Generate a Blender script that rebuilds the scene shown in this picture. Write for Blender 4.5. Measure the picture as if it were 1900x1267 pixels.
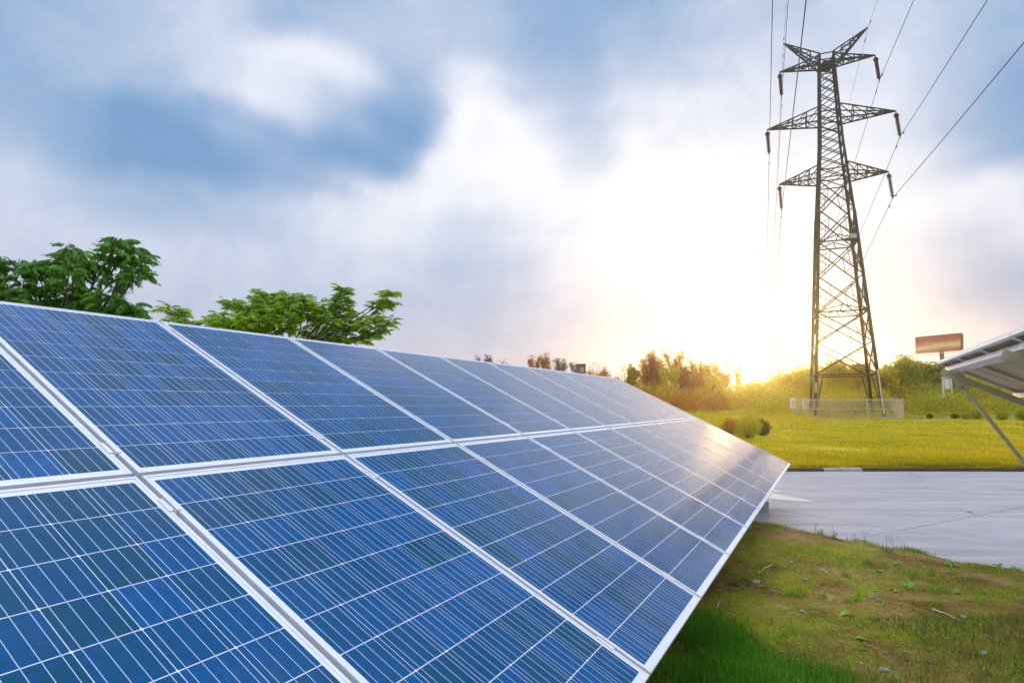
import bpy, math, random
import numpy as np
from mathutils import Vector, Matrix
R = math.radians
random.seed(7)
sc = bpy.context.scene
COL = sc.collection
for _o in list(bpy.data.objects): bpy.data.objects.remove(_o)

# ------------------------------------------------------------------ camera
CAM_Z = 1.70
FOCAL = 1151.65 / 1900.0          # focal length / sensor width
PITCH = 0.1012385
cam_d = bpy.data.cameras.new('camera'); cam = bpy.data.objects.new('camera', cam_d); COL.objects.link(cam)
cam_d.sensor_width = 36.0; cam_d.lens = 36.0 * FOCAL; cam_d.clip_start = 0.05; cam_d.clip_end = 5000
cam.location = (0, 0, CAM_Z); cam.rotation_euler = (math.pi/2 + PITCH, 0, 0)
sc.camera = cam

# ------------------------------------------------------------------ light
SUN_AZ, SUN_EL = R(21.8), R(3.3)
SKY_EL = R(3.2)
sun_d = bpy.data.lights.new('sun', 'SUN'); sun = bpy.data.objects.new('sun', sun_d); COL.objects.link(sun)
sun_d.energy = 2.1; sun_d.angle = R(3.5); sun_d.color = (1.0, 0.64, 0.22)
_dir = Vector((math.sin(SUN_AZ)*math.cos(SUN_EL), math.cos(SUN_AZ)*math.cos(SUN_EL), math.sin(SUN_EL)))
sun.rotation_euler = _dir.to_track_quat('Z', 'Y').to_euler()
sun.location = _dir * 60

vs = sc.view_settings
vs.view_transform = 'Standard'; vs.look = 'None'; vs.exposure = 0.0; vs.gamma = 1.0; vs.use_curve_mapping = False
sc.render.engine = 'CYCLES'
sc.cycles.use_denoising = True
sc.cycles.max_bounces = 6; sc.cycles.diffuse_bounces = 3; sc.cycles.glossy_bounces = 3
sc.cycles.transmission_bounces = 3; sc.cycles.transparent_max_bounces = 6; sc.cycles.volume_bounces = 1
sc.cycles.sample_clamp_indirect = 4

# node helper ---------------------------------------------------------------
class NT:
    def __init__(s, tree): s.t = tree; s.n = tree.nodes; s.l = tree.links
    def node(s, typ, **kw):
        n = s.n.new(typ)
        for k, v in kw.items(): setattr(n, k, v)
        return n
    def put(s, sock, v):
        if v is None: return
        if isinstance(v, bpy.types.NodeSocket): s.l.new(v, sock)
        else: sock.default_value = v
    def math(s, op, a, b=None, c=None, clamp=False):
        n = s.node('ShaderNodeMath', operation=op, use_clamp=clamp)
        s.put(n.inputs[0], a); s.put(n.inputs[1], b)
        if c is not None: s.put(n.inputs[2], c)
        return n.outputs[0]
    def mix(s, f, a, b, blend='MIX'):
        n = s.node('ShaderNodeMix', data_type='RGBA', blend_type=blend)
        s.put(n.inputs[0], f); s.put(n.inputs[6], a); s.put(n.inputs[7], b)
        return n.outputs[2]
    def noise(s, vec, scale, detail=4, rough=0.55, dist=0.0):
        n = s.node('ShaderNodeTexNoise'); s.put(n.inputs['Vector'], vec)
        n.inputs['Scale'].default_value = scale; n.inputs['Detail'].default_value = detail
        n.inputs['Roughness'].default_value = rough; n.inputs['Distortion'].default_value = dist
        return n.outputs[0]
    def ramp(s, f, stops, interp='LINEAR'):
        n = s.node('ShaderNodeValToRGB'); s.put(n.inputs[0], f); cr = n.color_ramp; cr.interpolation = interp
        stops = [(p, (c if hasattr(c, '__len__') else (c, c, c))) for p, c in stops]
        cr.elements[0].position = stops[0][0]; cr.elements[0].color = (*stops[0][1][:3], 1)
        cr.elements[1].position = stops[-1][0]; cr.elements[1].color = (*stops[-1][1][:3], 1)
        for p, c in stops[1:-1]:
            e = cr.elements.new(p); e.color = (*c[:3], 1)
        return n.outputs[0]

# ------------------------------------------------------------------ sky
SKY_ROWS = [   # elevation in degrees, cloud whiteness at azimuths -44..44 degrees
    (0,[0.55, 0.55, 0.55, 0.55, 0.55, 0.55, 0.55, 0.55, 0.55, 0.55, 0.55, 0.55, 0.55, 0.55, 0.55, 0.59, 0.63, 0.68, 0.73, 0.79, 0.85, 0.9, 0.9, 0.9, 0.88, 0.8, 0.72, 0.67, 0.62, 0.6, 0.6]),
    (4,[0.52, 0.52, 0.52, 0.53, 0.53, 0.53, 0.54, 0.55, 0.55, 0.55, 0.54, 0.54, 0.54, 0.54, 0.54, 0.57, 0.61, 0.65, 0.7, 0.77, 0.83, 0.89, 0.93, 0.91, 0.87, 0.78, 0.68, 0.59, 0.53, 0.5, 0.49]),
    (8,[0.59, 0.57, 0.57, 0.57, 0.56, 0.54, 0.54, 0.56, 0.57, 0.55, 0.54, 0.53, 0.53, 0.52, 0.52, 0.55, 0.59, 0.63, 0.68, 0.75, 0.82, 0.89, 0.97, 0.95, 0.87, 0.79, 0.66, 0.5, 0.4, 0.35, 0.33]),
    (12,[0.6, 0.61, 0.61, 0.63, 0.61, 0.57, 0.57, 0.61, 0.63, 0.63, 0.62, 0.61, 0.56, 0.51, 0.52, 0.55, 0.69, 0.8, 0.86, 0.93, 0.96, 0.98, 0.99, 0.97, 0.93, 0.89, 0.79, 0.68, 0.64, 0.68, 0.76]),
    (16,[0.54, 0.57, 0.55, 0.44, 0.36, 0.33, 0.4, 0.51, 0.61, 0.68, 0.76, 0.8, 0.76, 0.67, 0.66, 0.77, 0.85, 0.93, 0.97, 0.99, 0.99, 1.0, 1.0, 1.0, 0.99, 0.97, 0.95, 0.91, 0.87, 0.73, 0.59]),
    (19,[0.42, 0.45, 0.35, 0.16, 0.05, 0.02, 0.09, 0.18, 0.26, 0.37, 0.66, 0.83, 0.9, 0.88, 0.89, 0.94, 0.96, 0.99, 1.0, 1.0, 1.0, 1.0, 1.0, 0.99, 0.97, 0.94, 0.86, 0.72, 0.45, 0.21, 0.1]),
    (22,[0.31, 0.34, 0.32, 0.18, 0.05, 0.07, 0.29, 0.31, 0.22, 0.11, 0.12, 0.18, 0.81, 0.93, 0.96, 0.97, 0.95, 0.77, 0.66, 0.87, 0.89, 0.9, 0.92, 0.91, 0.87, 0.83, 0.72, 0.58, 0.35, 0.18, 0.26]),
    (25,[0.3, 0.3, 0.34, 0.42, 0.41, 0.45, 0.64, 0.71, 0.7, 0.51, 0.26, 0.08, 0.25, 0.83, 0.85, 0.87, 0.76, 0.62, 0.53, 0.65, 0.76, 0.79, 0.79, 0.78, 0.74, 0.7, 0.63, 0.53, 0.44, 0.38, 0.42]),
    (28,[0.3, 0.3, 0.35, 0.43, 0.5, 0.57, 0.65, 0.71, 0.78, 0.81, 0.7, 0.38, 0.42, 0.68, 0.7, 0.59, 0.48, 0.42, 0.42, 0.49, 0.56, 0.59, 0.62, 0.65, 0.64, 0.62, 0.57, 0.52, 0.46, 0.42, 0.42]),
    (31,[0.3, 0.3, 0.36, 0.44, 0.5, 0.56, 0.58, 0.45, 0.33, 0.41, 0.47, 0.48, 0.52, 0.54, 0.48, 0.4, 0.35, 0.32, 0.32, 0.37, 0.41, 0.47, 0.54, 0.6, 0.6, 0.6, 0.56, 0.52, 0.47, 0.42, 0.42]),
    (35,[0.3, 0.3, 0.37, 0.45, 0.51, 0.56, 0.57, 0.44, 0.33, 0.34, 0.37, 0.45, 0.53, 0.49, 0.39, 0.3, 0.28, 0.26, 0.27, 0.32, 0.38, 0.46, 0.54, 0.6, 0.6, 0.6, 0.56, 0.52, 0.47, 0.42, 0.42]),
]
SKY_GAIN = 1.06
def make_world():
    w = bpy.data.worlds.new('World'); sc.world = w; w.use_nodes = True
    T = NT(w.node_tree); T.n.clear()
    tc = T.node('ShaderNodeTexCoord'); d = tc.outputs['Generated']
    # warp the direction a little so that the cloud edges are torn
    nz = T.node('ShaderNodeTexNoise'); T.put(nz.inputs['Vector'], d); nz.inputs['Scale'].default_value = 5.0
    nz.inputs['Detail'].default_value = 5; nz.inputs['Roughness'].default_value = .5
    v1 = T.node('ShaderNodeVectorMath', operation='SUBTRACT'); T.put(v1.inputs[0], nz.outputs['Color']); v1.inputs[1].default_value = (.5, .5, .5)
    v2 = T.node('ShaderNodeVectorMath', operation='SCALE'); T.put(v2.inputs[0], v1.outputs[0]); v2.inputs['Scale'].default_value = .13
    v3 = T.node('ShaderNodeVectorMath', operation='ADD'); T.put(v3.inputs[0], d); T.put(v3.inputs[1], v2.outputs[0])
    v4 = T.node('ShaderNodeVectorMath', operation='NORMALIZE'); T.put(v4.inputs[0], v3.outputs[0])
    sx = T.node('ShaderNodeSeparateXYZ'); T.put(sx.inputs[0], v4.outputs[0])
    az = T.math('MULTIPLY', T.math('ARCTAN2', sx.outputs[0], sx.outputs[1]), 180/math.pi)
    el = T.math('MULTIPLY', T.math('ARCSINE', sx.outputs[2]), 180/math.pi)
    u = T.math('DIVIDE', T.math('ADD', az, 44.0), 88.0)
    val = None; prev = None
    for e, row in SKY_ROWS:
        r = T.ramp(u, [(i/30.0, v) for i, v in enumerate(row)], 'CARDINAL')
        if val is None: val = r
        else:
            mr = T.node('ShaderNodeMapRange', interpolation_type='SMOOTHSTEP')
            T.put(mr.inputs[0], el); mr.inputs[1].default_value = prev; mr.inputs[2].default_value = e
            val = T.mix(mr.outputs[0], val, r)
        prev = e
    # beyond the described part of the sky: the same kind of cloud cover
    far = T.math('MULTIPLY_ADD', T.math('SUBTRACT', T.noise(d, 2.2, 5, .5), .5), 2.4, .60, clamp=True)
    side = T.node('ShaderNodeMapRange', interpolation_type='SMOOTHSTEP'); T.put(side.inputs[0], T.math('ABSOLUTE', az))
    side.inputs[1].default_value = 41; side.inputs[2].default_value = 58
    up = T.node('ShaderNodeMapRange', interpolation_type='SMOOTHSTEP'); T.put(up.inputs[0], el)
    up.inputs[1].default_value = 34; up.inputs[2].default_value = 48
    val = T.mix(T.math('MAXIMUM', side.outputs[0], up.outputs[0]), val, far)
    det = T.math('SUBTRACT', T.noise(d, 7.0, 7, .55, .6), .5)
    val = T.math('MULTIPLY_ADD', T.math('SUBTRACT', val, .55), 1.12, .55)
    det2 = T.math('SUBTRACT', T.noise(d, 3.2, 8, .62, 1.6), .5)
    val = T.math('MULTIPLY_ADD', det2, .34, val)
    val = T.math('ADD', T.math('MULTIPLY_ADD', det, .38, val), T.math('MULTIPLY', T.math('SUBTRACT', T.noise(d, 20.0, 7, .62), .5), .16), clamp=True)
    cloud = T.ramp(val, [(0, (.19, .37, .66)), (.25, (.31, .47, .72)), (.5, (.50, .60, .80)), (.75, (.74, .79, .92)), (1.0, (.93, .94, .99))])
    # lavender and dimmer towards the horizon
    lo = T.node('ShaderNodeMapRange', interpolation_type='SMOOTHSTEP'); T.put(lo.inputs[0], el)
    lo.inputs[1].default_value = 0; lo.inputs[2].default_value = 17; lo.inputs[3].default_value = 1; lo.inputs[4].default_value = 0
    cloud = T.mix(lo.outputs[0], cloud, (1.04, .93, .94, 1), 'MULTIPLY')
    # brighter overhead, as cloud cover is
    zen = T.node('ShaderNodeMapRange', interpolation_type='SMOOTHSTEP'); T.put(zen.inputs[0], el)
    zen.inputs[1].default_value = 33; zen.inputs[2].default_value = 80; zen.inputs[3].default_value = 1; zen.inputs[4].default_value = 2.6
    vz = T.node('ShaderNodeVectorMath', operation='SCALE'); T.put(vz.inputs[0], cloud); T.put(vz.inputs['Scale'], zen.outputs[0])
    cloud = vz.outputs[0]
    # glow of the low sun
    sd = Vector((math.sin(SUN_AZ)*math.cos(SKY_EL), math.cos(SUN_AZ)*math.cos(SKY_EL), math.sin(SKY_EL)))
    dp = T.node('ShaderNodeVectorMath', operation='DOT_PRODUCT'); T.put(dp.inputs[0], d); dp.inputs[1].default_value = sd
    ang = T.math('MULTIPLY', T.math('ARCCOSINE', T.math('MINIMUM', dp.outputs['Value'], 0.99999)), 180/math.pi)
    def glow(sigma, colr, prev):
        g = T.math('EXPONENT', T.math('MULTIPLY', T.math('POWER', T.math('DIVIDE', ang, sigma), 1.6), -1))
        v = T.node('ShaderNodeVectorMath', operation='SCALE'); v.inputs[0].default_value = colr; T.put(v.inputs['Scale'], g)
        a = T.node('ShaderNodeVectorMath', operation='ADD'); T.put(a.inputs[0], prev); T.put(a.inputs[1], v.outputs[0]); return a.outputs[0]
    cloud = glow(13, (.03, -.01, -.09), cloud)
    cloud = glow(5.0, (.75, .48, .04), cloud)
    cloud = glow(1.9, (4.0, 3.6, 2.4), cloud)
    bgc = T.node('ShaderNodeBackground'); T.put(bgc.inputs[0], cloud); bgc.inputs[1].default_value = SKY_GAIN
    sky = T.node('ShaderNodeTexSky', sky_type='NISHITA'); sky.sun_disc = False
    sky.sun_elevation = SUN_EL; sky.sun_rotation = SUN_AZ
    bgs = T.node('ShaderNodeBackground'); T.put(bgs.inputs[0], sky.outputs[0]); bgs.inputs[1].default_value = 0.06
    cov = T.math('MULTIPLY_ADD', val, .10, .90, clamp=True)     # thin cloud lets a little of the clear sky through
    mx = T.node('ShaderNodeMixShader'); T.put(mx.inputs[0], cov); T.l.new(bgs.outputs[0], mx.inputs[1]); T.l.new(bgc.outputs[0], mx.inputs[2])
    out = T.node('ShaderNodeOutputWorld'); T.l.new(mx.outputs[0], out.inputs[0])
make_world()

# ------------------------------------------------------------------ helpers
CP, SP = math.cos(PITCH), math.sin(PITCH)
def at(px, py, depth):
    """world point at forward distance depth seen at pixel (px,py) of the 1900x1267 photograph"""
    t = (633.5-py)/1151.65; z = depth*(t*CP+SP)/(CP-t*SP)
    return Vector(((px-950)/1151.65*(depth*CP+z*SP), depth, z+CAM_Z))
def tag(o, label=None, cat=None, group=None, kind=None):
    if label: o['label'] = label
    if cat: o['category'] = cat
    if group: o['group'] = group
    if kind: o['kind'] = kind
    return o
def empty(name, loc=(0, 0, 0), label=None, cat=None, group=None, rot=None):
    o = bpy.data.objects.new(name, None); COL.objects.link(o); o.empty_display_size = .2
    o.location = loc
    if rot is not None: o.rotation_euler = rot
    return tag(o, label, cat, group)
def link(name, mesh, parent=None, loc=None, rot=None, scale=None):
    o = bpy.data.objects.new(name, mesh); COL.objects.link(o)
    if parent: o.parent = parent
    if loc is not None: o.location = loc
    if rot is not None: o.rotation_euler = rot
    if scale is not None: o.scale = scale
    return o
class MB:
    def __init__(s): s.v = []; s.f = []
    def add(s, vs, fs):
        b = len(s.v); s.v += [tuple(v) for v in vs]; s.f += [tuple(b+i for i in f) for f in fs]
    def hexa(s, p):      # 8 points: bottom ring, top ring
        s.add(p, [(3, 2, 1, 0), (4, 5, 6, 7), (0, 1, 5, 4), (1, 2, 6, 5), (2, 3, 7, 6), (3, 0, 4, 7)])
    def box(s, a, b):
        (x0, y0, z0), (x1, y1, z1) = a, b
        s.hexa([(x0, y0, z0), (x1, y0, z0), (x1, y1, z0), (x0, y1, z0), (x0, y0, z1), (x1, y0, z1), (x1, y1, z1), (x0, y1, z1)])
    def beam(s, p, q, w, h=None, up=(0, 0, 1)):
        h = h or w; p = Vector(p); q = Vector(q); d = (q-p).normalized(); up = Vector(up)
        sd = d.cross(up)
        if sd.length < 1e-3: sd = d.cross(Vector((1, 0, 0)))
        sd.normalize(); u = sd.cross(d).normalized(); a = sd*w/2; b = u*h/2
        s.hexa([p-a-b, p+a-b, p+a+b, p-a+b, q-a-b, q+a-b, q+a+b, q-a+b])
    def angle(s, p, q, w, t=.014, up=(0, 0, 1), flip=1):   # L section
        p = Vector(p); q = Vector(q); d = (q-p).normalized(); up = Vector(up); sd = d.cross(up)
        if sd.length < 1e-3: sd = d.cross(Vector((1, 0, 0)))
        sd.normalize(); sd *= flip; u = sd.cross(d).normalized()*(flip)
        pr = [Vector((0, 0)), Vector((w, 0)), Vector((w, t)), Vector((t, t)), Vector((t, w)), Vector((0, w))]
        vs_ = [p+sd*c.x+u*c.y for c in pr]+[q+sd*c.x+u*c.y for c in pr]
        s.add(vs_, [(0, 1, 7, 6), (1, 2, 8, 7), (2, 3, 9, 8), (3, 4, 10, 9), (4, 5, 11, 10), (5, 0, 6, 11), (0, 5, 4, 3), (0, 3, 2, 1), (6, 9, 10, 11), (6, 7, 8, 9)])
    def tube(s, pts, rs, n=6, cap=True):
        pts = [Vector(p) for p in pts]
        if not hasattr(rs, '__len__'): rs = [rs]*len(pts)
        b = len(s.v); m = len(pts); ref = None
        for i, p in enumerate(pts):
            d = (pts[min(i+1, m-1)]-pts[max(i-1, 0)]).normalized()
            if ref is None:
                ref = Vector((0, 0, 1)) if abs(d.z) < .9 else Vector((1, 0, 0))
            a = d.cross(ref).normalized(); c = d.cross(a).normalized(); ref = -c if False else ref
            for k in range(n):
                t = 2*math.pi*k/n; s.v.append(tuple(p+a*(math.cos(t)*rs[i])+c*(math.sin(t)*rs[i])))
        for i in range(m-1):
            for k in range(n):
                s.f.append((b+i*n+k, b+i*n+(k+1) % n, b+(i+1)*n+(k+1) % n, b+(i+1)*n+k))
        if cap:
            s.f.append(tuple(b+k for k in range(n))[::-1]); s.f.append(tuple(b+(m-1)*n+k for k in range(n)))
    def mesh(s, name, mat, smooth=False, origin=None, bevel=None):
        me = bpy.data.meshes.new(name)
        vs_ = s.v if origin is None else [(x-origin[0], y-origin[1], z-origin[2]) for x, y, z in s.v]
        me.from_pydata(vs_, [], s.f)
        if mat: me.materials.append(mat)
        if smooth: me.shade_smooth()
        me.update(); return me
    def build(s, name, mat, parent=None, smooth=False, local=False):
        org = None
        if parent is not None and not local: org = parent.location
        return link(name, s.mesh(name, mat, smooth, org), parent)
def np_mesh(name, verts, faces, mat):
    """verts (N,3), faces (M,k) with constant k"""
    me = bpy.data.meshes.new(name); n, (m, k) = len(verts), faces.shape
    me.vertices.add(n); me.vertices.foreach_set('co', np.asarray(verts, np.float32).ravel())
    me.loops.add(m*k); me.loops.foreach_set('vertex_index', faces.astype(np.int32).ravel())
    me.polygons.add(m); me.polygons.foreach_set('loop_start', np.arange(0, m*k, k, dtype=np.int32))
    me.update(calc_edges=True); me.validate()
    if mat: me.materials.append(mat)
    return me

# ------------------------------------------------------------------ materials
def new_mat(name):
    m = bpy.data.materials.new(name); m.use_nodes = True
    T = NT(m.node_tree); p = m.node_tree.nodes['Principled BSDF']; return m, T, p
def simple(name, col, rough=.5, metal=0, var=.12, scale=3, bump=0, coord='Object', bscale=None):
    m, T, p = new_mat(name); tc = T.node('ShaderNodeTexCoord')
    n = T.noise(tc.outputs[coord], scale, 6, .6)
    c1 = tuple(c*(1-var*1.6) for c in col)+(1,); c2 = tuple(min(1, c*(1+var*1.6)) for c in col)+(1,)
    T.put(p.inputs['Base Color'], T.ramp(n, [(.3, c1[:3]), (.7, c2[:3])]))
    T.put(p.inputs['Roughness'], T.math('MULTIPLY_ADD', n, .25, rough-.12, clamp=True))
    p.inputs['Metallic'].default_value = metal
    if bump:
        b = T.node('ShaderNodeBump'); b.inputs['Strength'].default_value = bump; b.inputs['Distance'].default_value = .02
        T.put(b.inputs['Height'], T.noise(tc.outputs[coord], bscale or scale*6, 6, .65)); T.l.new(b.outputs[0], p.inputs['Normal'])
    return m
def leaf_mat(name, stops, rough=.45, trans=.35, scale=.4, tint=None):
    """foliage: each leaf its own tone, light passing through"""
    m, T, p = new_mat(name)
    g = T.node('ShaderNodeNewGeometry'); oi = T.node('ShaderNodeObjectInfo')
    tc = T.node('ShaderNodeTexCoord')
    n = T.noise(g.outputs['Position'], scale, 3, .6)
    r = T.math('FRACT', T.math('ADD', g.outputs['Random Per Island'], oi.outputs['Random']))
    f = T.math('MULTIPLY_ADD', r, .55, T.math('MULTIPLY_ADD', n, .9, -.22), clamp=True)
    c = T.ramp(f, stops)
    T.put(p.inputs['Base Color'], c); p.inputs['Roughness'].default_value = rough
    p.inputs['Specular IOR Level'].default_value = .3
    tr = T.node('ShaderNodeBsdfTranslucent')
    T.put(tr.inputs[0], T.mix(1.0, c, tint or (1.25, 1.2, .55, 1), 'MULTIPLY'))
    mx = T.node('ShaderNodeMixShader'); mx.inputs[0].default_value = trans
    T.l.new(p.outputs[0], mx.inputs[1]); T.l.new(tr.outputs[0], mx.inputs[2])
    T.l.new(mx.outputs[0], m.node_tree.nodes['Material Output'].inputs[0]); return m

M = {}
M['alu'] = simple('anodised_aluminium', (.80, .81, .84), .38, .35, .05, 9)
M['rail'] = simple('grey_teal_metal', (.27, .33, .36), .5, .5, .12, 6)  # grey of lit frame sides, for the added gap strips; cable too
M['galv'] = simple('galvanised_steel', (.46, .46, .42), .45, .55, .15, 4)
M['rack_beige'] = simple('coated_rack_steel', (.60, .54, .36), .5, .1, .12, 4)
M['backsheet_rear'] = simple('backsheet_lawn_bounce', (.82, .64, .36), .5, 0, .08, 3)  # tan tint paints light bounced off the grass onto a white sheet
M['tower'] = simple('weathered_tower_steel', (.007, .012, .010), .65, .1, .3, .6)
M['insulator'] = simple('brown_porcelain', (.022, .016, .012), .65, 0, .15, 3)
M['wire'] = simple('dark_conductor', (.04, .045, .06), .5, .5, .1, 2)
M['fence'] = simple('pale_fence_paint', (.66, .54, .38), .45, 0, .08, 4)
M['white'] = simple('white_paint', (.80, .80, .78), .5, 0, .05, 4)
M['teal'] = simple('pale_teal_pipe', (.25, .5, .46), .4, 0, .1, 2)
M['bark'] = simple('bark', (.10, .08, .055), .85, 0, .35, 8, .5)
M['bark_pale'] = simple('pale_bark', (.25, .18, .11), .85, 0, .3, 4, .3)
M['bark_far'] = simple('russet_bark', (.20, .10, .045), .85, 0, .3, 2)
M['concrete'] = simple('footing_concrete', (.38, .37, .35), .85, 0, .15, 8, .4)
M['stone'] = simple('pale_stone', (.40, .38, .34), .8, 0, .2, 20, .4)
M['straw'] = simple('dry_straw', (.42, .34, .19), .8, 0, .3, 6)
M['stick'] = simple('bleached_stick', (.62, .56, .46), .7, 0, .12, 14)
M['kerb'] = simple('kerb_stone', (.09, .055, .03), .85, 0, .3, 3, .5)
M['brown_wall'] = simple('brown_render', (.20, .11, .06), .8, 0, .15, 1)
M['pane'] = simple('grey_pane', (.35, .33, .45), .15, 0, .1, 1)

def cell_mat():
    m, T, p = new_mat('polycrystalline_cell'); tc = T.node('ShaderNodeTexCoord'); oi = T.node('ShaderNodeObjectInfo')
    v = T.node('ShaderNodeTexVoronoi'); v.inputs['Scale'].default_value = 55
    off = T.node('ShaderNodeVectorMath', operation='ADD'); T.put(off.inputs[0], tc.outputs['Object'])
    cb = T.node('ShaderNodeCombineXYZ'); T.put(cb.inputs[0], T.math('MULTIPLY', oi.outputs['Random'], 37)); T.put(cb.inputs[1], T.math('MULTIPLY', oi.outputs['Random'], 91))
    T.put(off.inputs[1], cb.outputs[0]); T.put(v.inputs['Vector'], off.outputs[0])
    sh = T.node('ShaderNodeSeparateColor'); T.put(sh.inputs[0], v.outputs['Color'])
    f = T.math('ADD', T.math('MULTIPLY', oi.outputs['Random'], .62), T.math('MULTIPLY', sh.outputs[0], .38))
    c = T.ramp(f, [(0, (.0001, .072, .125)), (.35, (.0001, .078, .195)), (.7, (.0002, .088, .26)), (1, (.0005, .115, .34))])
    g = T.node('ShaderNodeNewGeometry')
    du = T.ramp(T.noise(g.outputs['Position'], 2.6, 8, .68, .4), [(.45, 0.0), (.80, .035)])
    T.put(p.inputs['Base Color'], T.mix(du, c, (.40, .40, .38, 1)))
    n = T.noise(g.outputs['Position'], .9, 5, .6, .8)
    T.put(p.inputs['Roughness'], T.math('MULTIPLY_ADD', n, .12, .05, clamp=True))
    p.inputs['IOR'].default_value = 1.45; p.inputs['Specular IOR Level'].default_value = .14
    p.inputs['Specular Tint'].default_value = (.74, .78, 1.0, 1)
    return m
M['cell'] = cell_mat()
def sheet_mat():
    m, T, p = new_mat('white_backsheet_under_glass')
    p.inputs['Base Color'].default_value = (.80, .86, .98, 1)
    g = T.node('ShaderNodeNewGeometry'); n = T.noise(g.outputs['Position'], .9, 5, .6, .8)
    T.put(p.inputs['Roughness'], T.math('MULTIPLY_ADD', n, .12, .05, clamp=True)); return m
M['sheet'] = sheet_mat()
M['busbar'] = simple('silver_busbar', (.50, .68, .92), .3, .1, .03, 5)
# ------------------------------------------------------------------ ground
def ground_mat(name, cols, scale, fine, bump=.6, bd=.03, extra=None):
    m, T, p = new_mat(name); g = T.node('ShaderNodeNewGeometry'); P_ = g.outputs['Position']
    a = T.noise(P_, scale, 8, .62, .5); b = T.noise(P_, fine, 6, .7)
    f = T.math('ADD', T.math('MULTIPLY', a, .62), T.math('MULTIPLY', b, .38))
    c = T.ramp(T.math('MULTIPLY_ADD', T.math('SUBTRACT', f, .5), 1.35, .5), cols)
    if extra: c = extra(T, P_, c)
    T.put(p.inputs['Base Color'], c); p.inputs['Roughness'].default_value = .9
    p.inputs['Specular IOR Level'].default_value = .15
    bm_ = T.node('ShaderNodeBump'); bm_.inputs['Strength'].default_value = bump; bm_.inputs['Distance'].default_value = bd
    T.put(bm_.inputs['Height'], T.math('ADD', T.noise(P_, fine*1.3, 7, .7), T.math('MULTIPLY', a, .8)))
    T.l.new(bm_.outputs[0], p.inputs['Normal']); return m
def soil_extra(T, P_, c):
    g = T.noise(P_, 1.1, 6, .65, .6)
    mask = T.ramp(g, [(.46, 0.0), (.60, 1.0)])
    green = T.ramp(T.noise(P_, 40, 5, .7), [(.3, (.13, .14, .008)), (.7, (.46, .48, .02))])
    c = T.mix(mask, c, green)
    lit = T.ramp(T.noise(P_, 85, 3, .8, 1.0), [(.66, 0.0), (.72, 1.0)])
    return T.mix(lit, c, (.50, .40, .24, 1))
M['soil'] = ground_mat('soil_with_moss_and_litter', [(.33, (.05, .028, .008)), (.44, (.21, .125, .030)), (.56, (.36, .235, .065)), (.68, (.52, .38, .17))], 2.2, 30, .9, .03, soil_extra)
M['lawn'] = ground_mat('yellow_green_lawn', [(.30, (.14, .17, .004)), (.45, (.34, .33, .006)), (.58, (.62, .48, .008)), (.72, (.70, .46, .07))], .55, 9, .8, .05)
M['hill'] = ground_mat('scrub_ground', [(.30, (.16, .15, .01)), (.5, (.38, .31, .015)), (.7, (.55, .38, .05))], .12, 2.5, .8, .2)
M['ground'] = ground_mat('rough_ground', [(.3, (.05, .045, .015)), (.7, (.13, .11, .04))], .3, 4)

def heightfield(name, xs, ys, zf, mat, smooth=True):
    X, Y = np.meshgrid(xs, ys); Z = zf(X, Y)
    V = np.stack([X, Y, Z], -1).reshape(-1, 3); nx, ny = len(xs), len(ys)
    i = np.arange((nx-1)*(ny-1)); a = (i//(nx-1))*nx+i % (nx-1)
    F = np.stack([a, a+1, a+nx+1, a+nx], -1)
    me = np_mesh(name, V, F, mat)
    if smooth: me.shade_smooth()
    return tag(link(name, me), kind='structure')
_rng = np.random.default_rng(3)
_ph = _rng.uniform(0, 6.28, (4, 7, 2)); _fr = _rng.uniform(-1, 1, (4, 7, 2))
def wob(x, y, s, k=0):      # smooth pseudo noise in -1..1
    v = 0
    for j in range(7):
        fx, fy = _fr[k][j]*s*(1+j*.45); v = v+np.sin(x*fx+y*fy+_ph[k][j][0])/(1+j*.5)
    return v/2.6
def sstep(a, b, x):
    t = np.clip((x-a)/(b-a), 0, 1); return t*t*(3-2*t)
EDGE = np.array([(2.3, 17.5), (2.3, 16.1), (2.4, 13.5), (2.5, 12), (2.62, 11), (2.78, 10.2), (3.1, 9.5), (3.5, 8.94), (3.83, 8.5), (4.05, 8.03), (4.37, 7.56), (4.67, 7.02), (4.82, 6.78), (5.26, 6.34), (5.9, 5.85), (6.8, 5.2), (8, 4.2), (10, 2.5), (14, -1), (20, -6), (60, -40)])
def edge_d(X, Y):           # signed distance to the bank's edge, positive on the bank
    best = np.full(X.shape, 1e9); sg = np.ones(X.shape)
    for (x0, y0), (x1, y1) in zip(EDGE[:-1], EDGE[1:]):
        dx, dy = x1-x0, y1-y0; t = np.clip(((X-x0)*dx+(Y-y0)*dy)/(dx*dx+dy*dy), 0, 1)
        ex, ey = X-x0-t*dx, Y-y0-t*dy; dd = np.hypot(ex, ey); cr = dx*(Y-y0)-dy*(X-x0)
        m = dd < best; best = np.where(m, dd, best); sg = np.where(m, np.where(cr < 0, 1, -1), sg)
    return best*sg
def bank_z(X, Y):
    d = edge_d(X, Y)+.07*wob(X, Y, 6, 0)+.03*wob(X, Y, 22, 1)
    up = .17*(1-np.exp(-np.maximum(d, 0)/.7))+.02
    z = np.where(d > 0, up, np.maximum(.02+d*.7, -.16))
    rough = sstep(.0, .3, d)
    return z+rough*(.020*wob(X, Y, 3.0, 2)+.012*wob(X, Y, 11, 3)+.006*wob(X, Y, 37, 1))
def hill_z(X, Y):
    r = X/np.maximum(Y, 1)
    k = .8+4.6*sstep(.34, .50, r)
    return -.05+sstep(66, 74, Y)*.15+sstep(72, 112, Y)*k+.25*sstep(75, 90, Y)*wob(X, Y, .25, 0)
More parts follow.
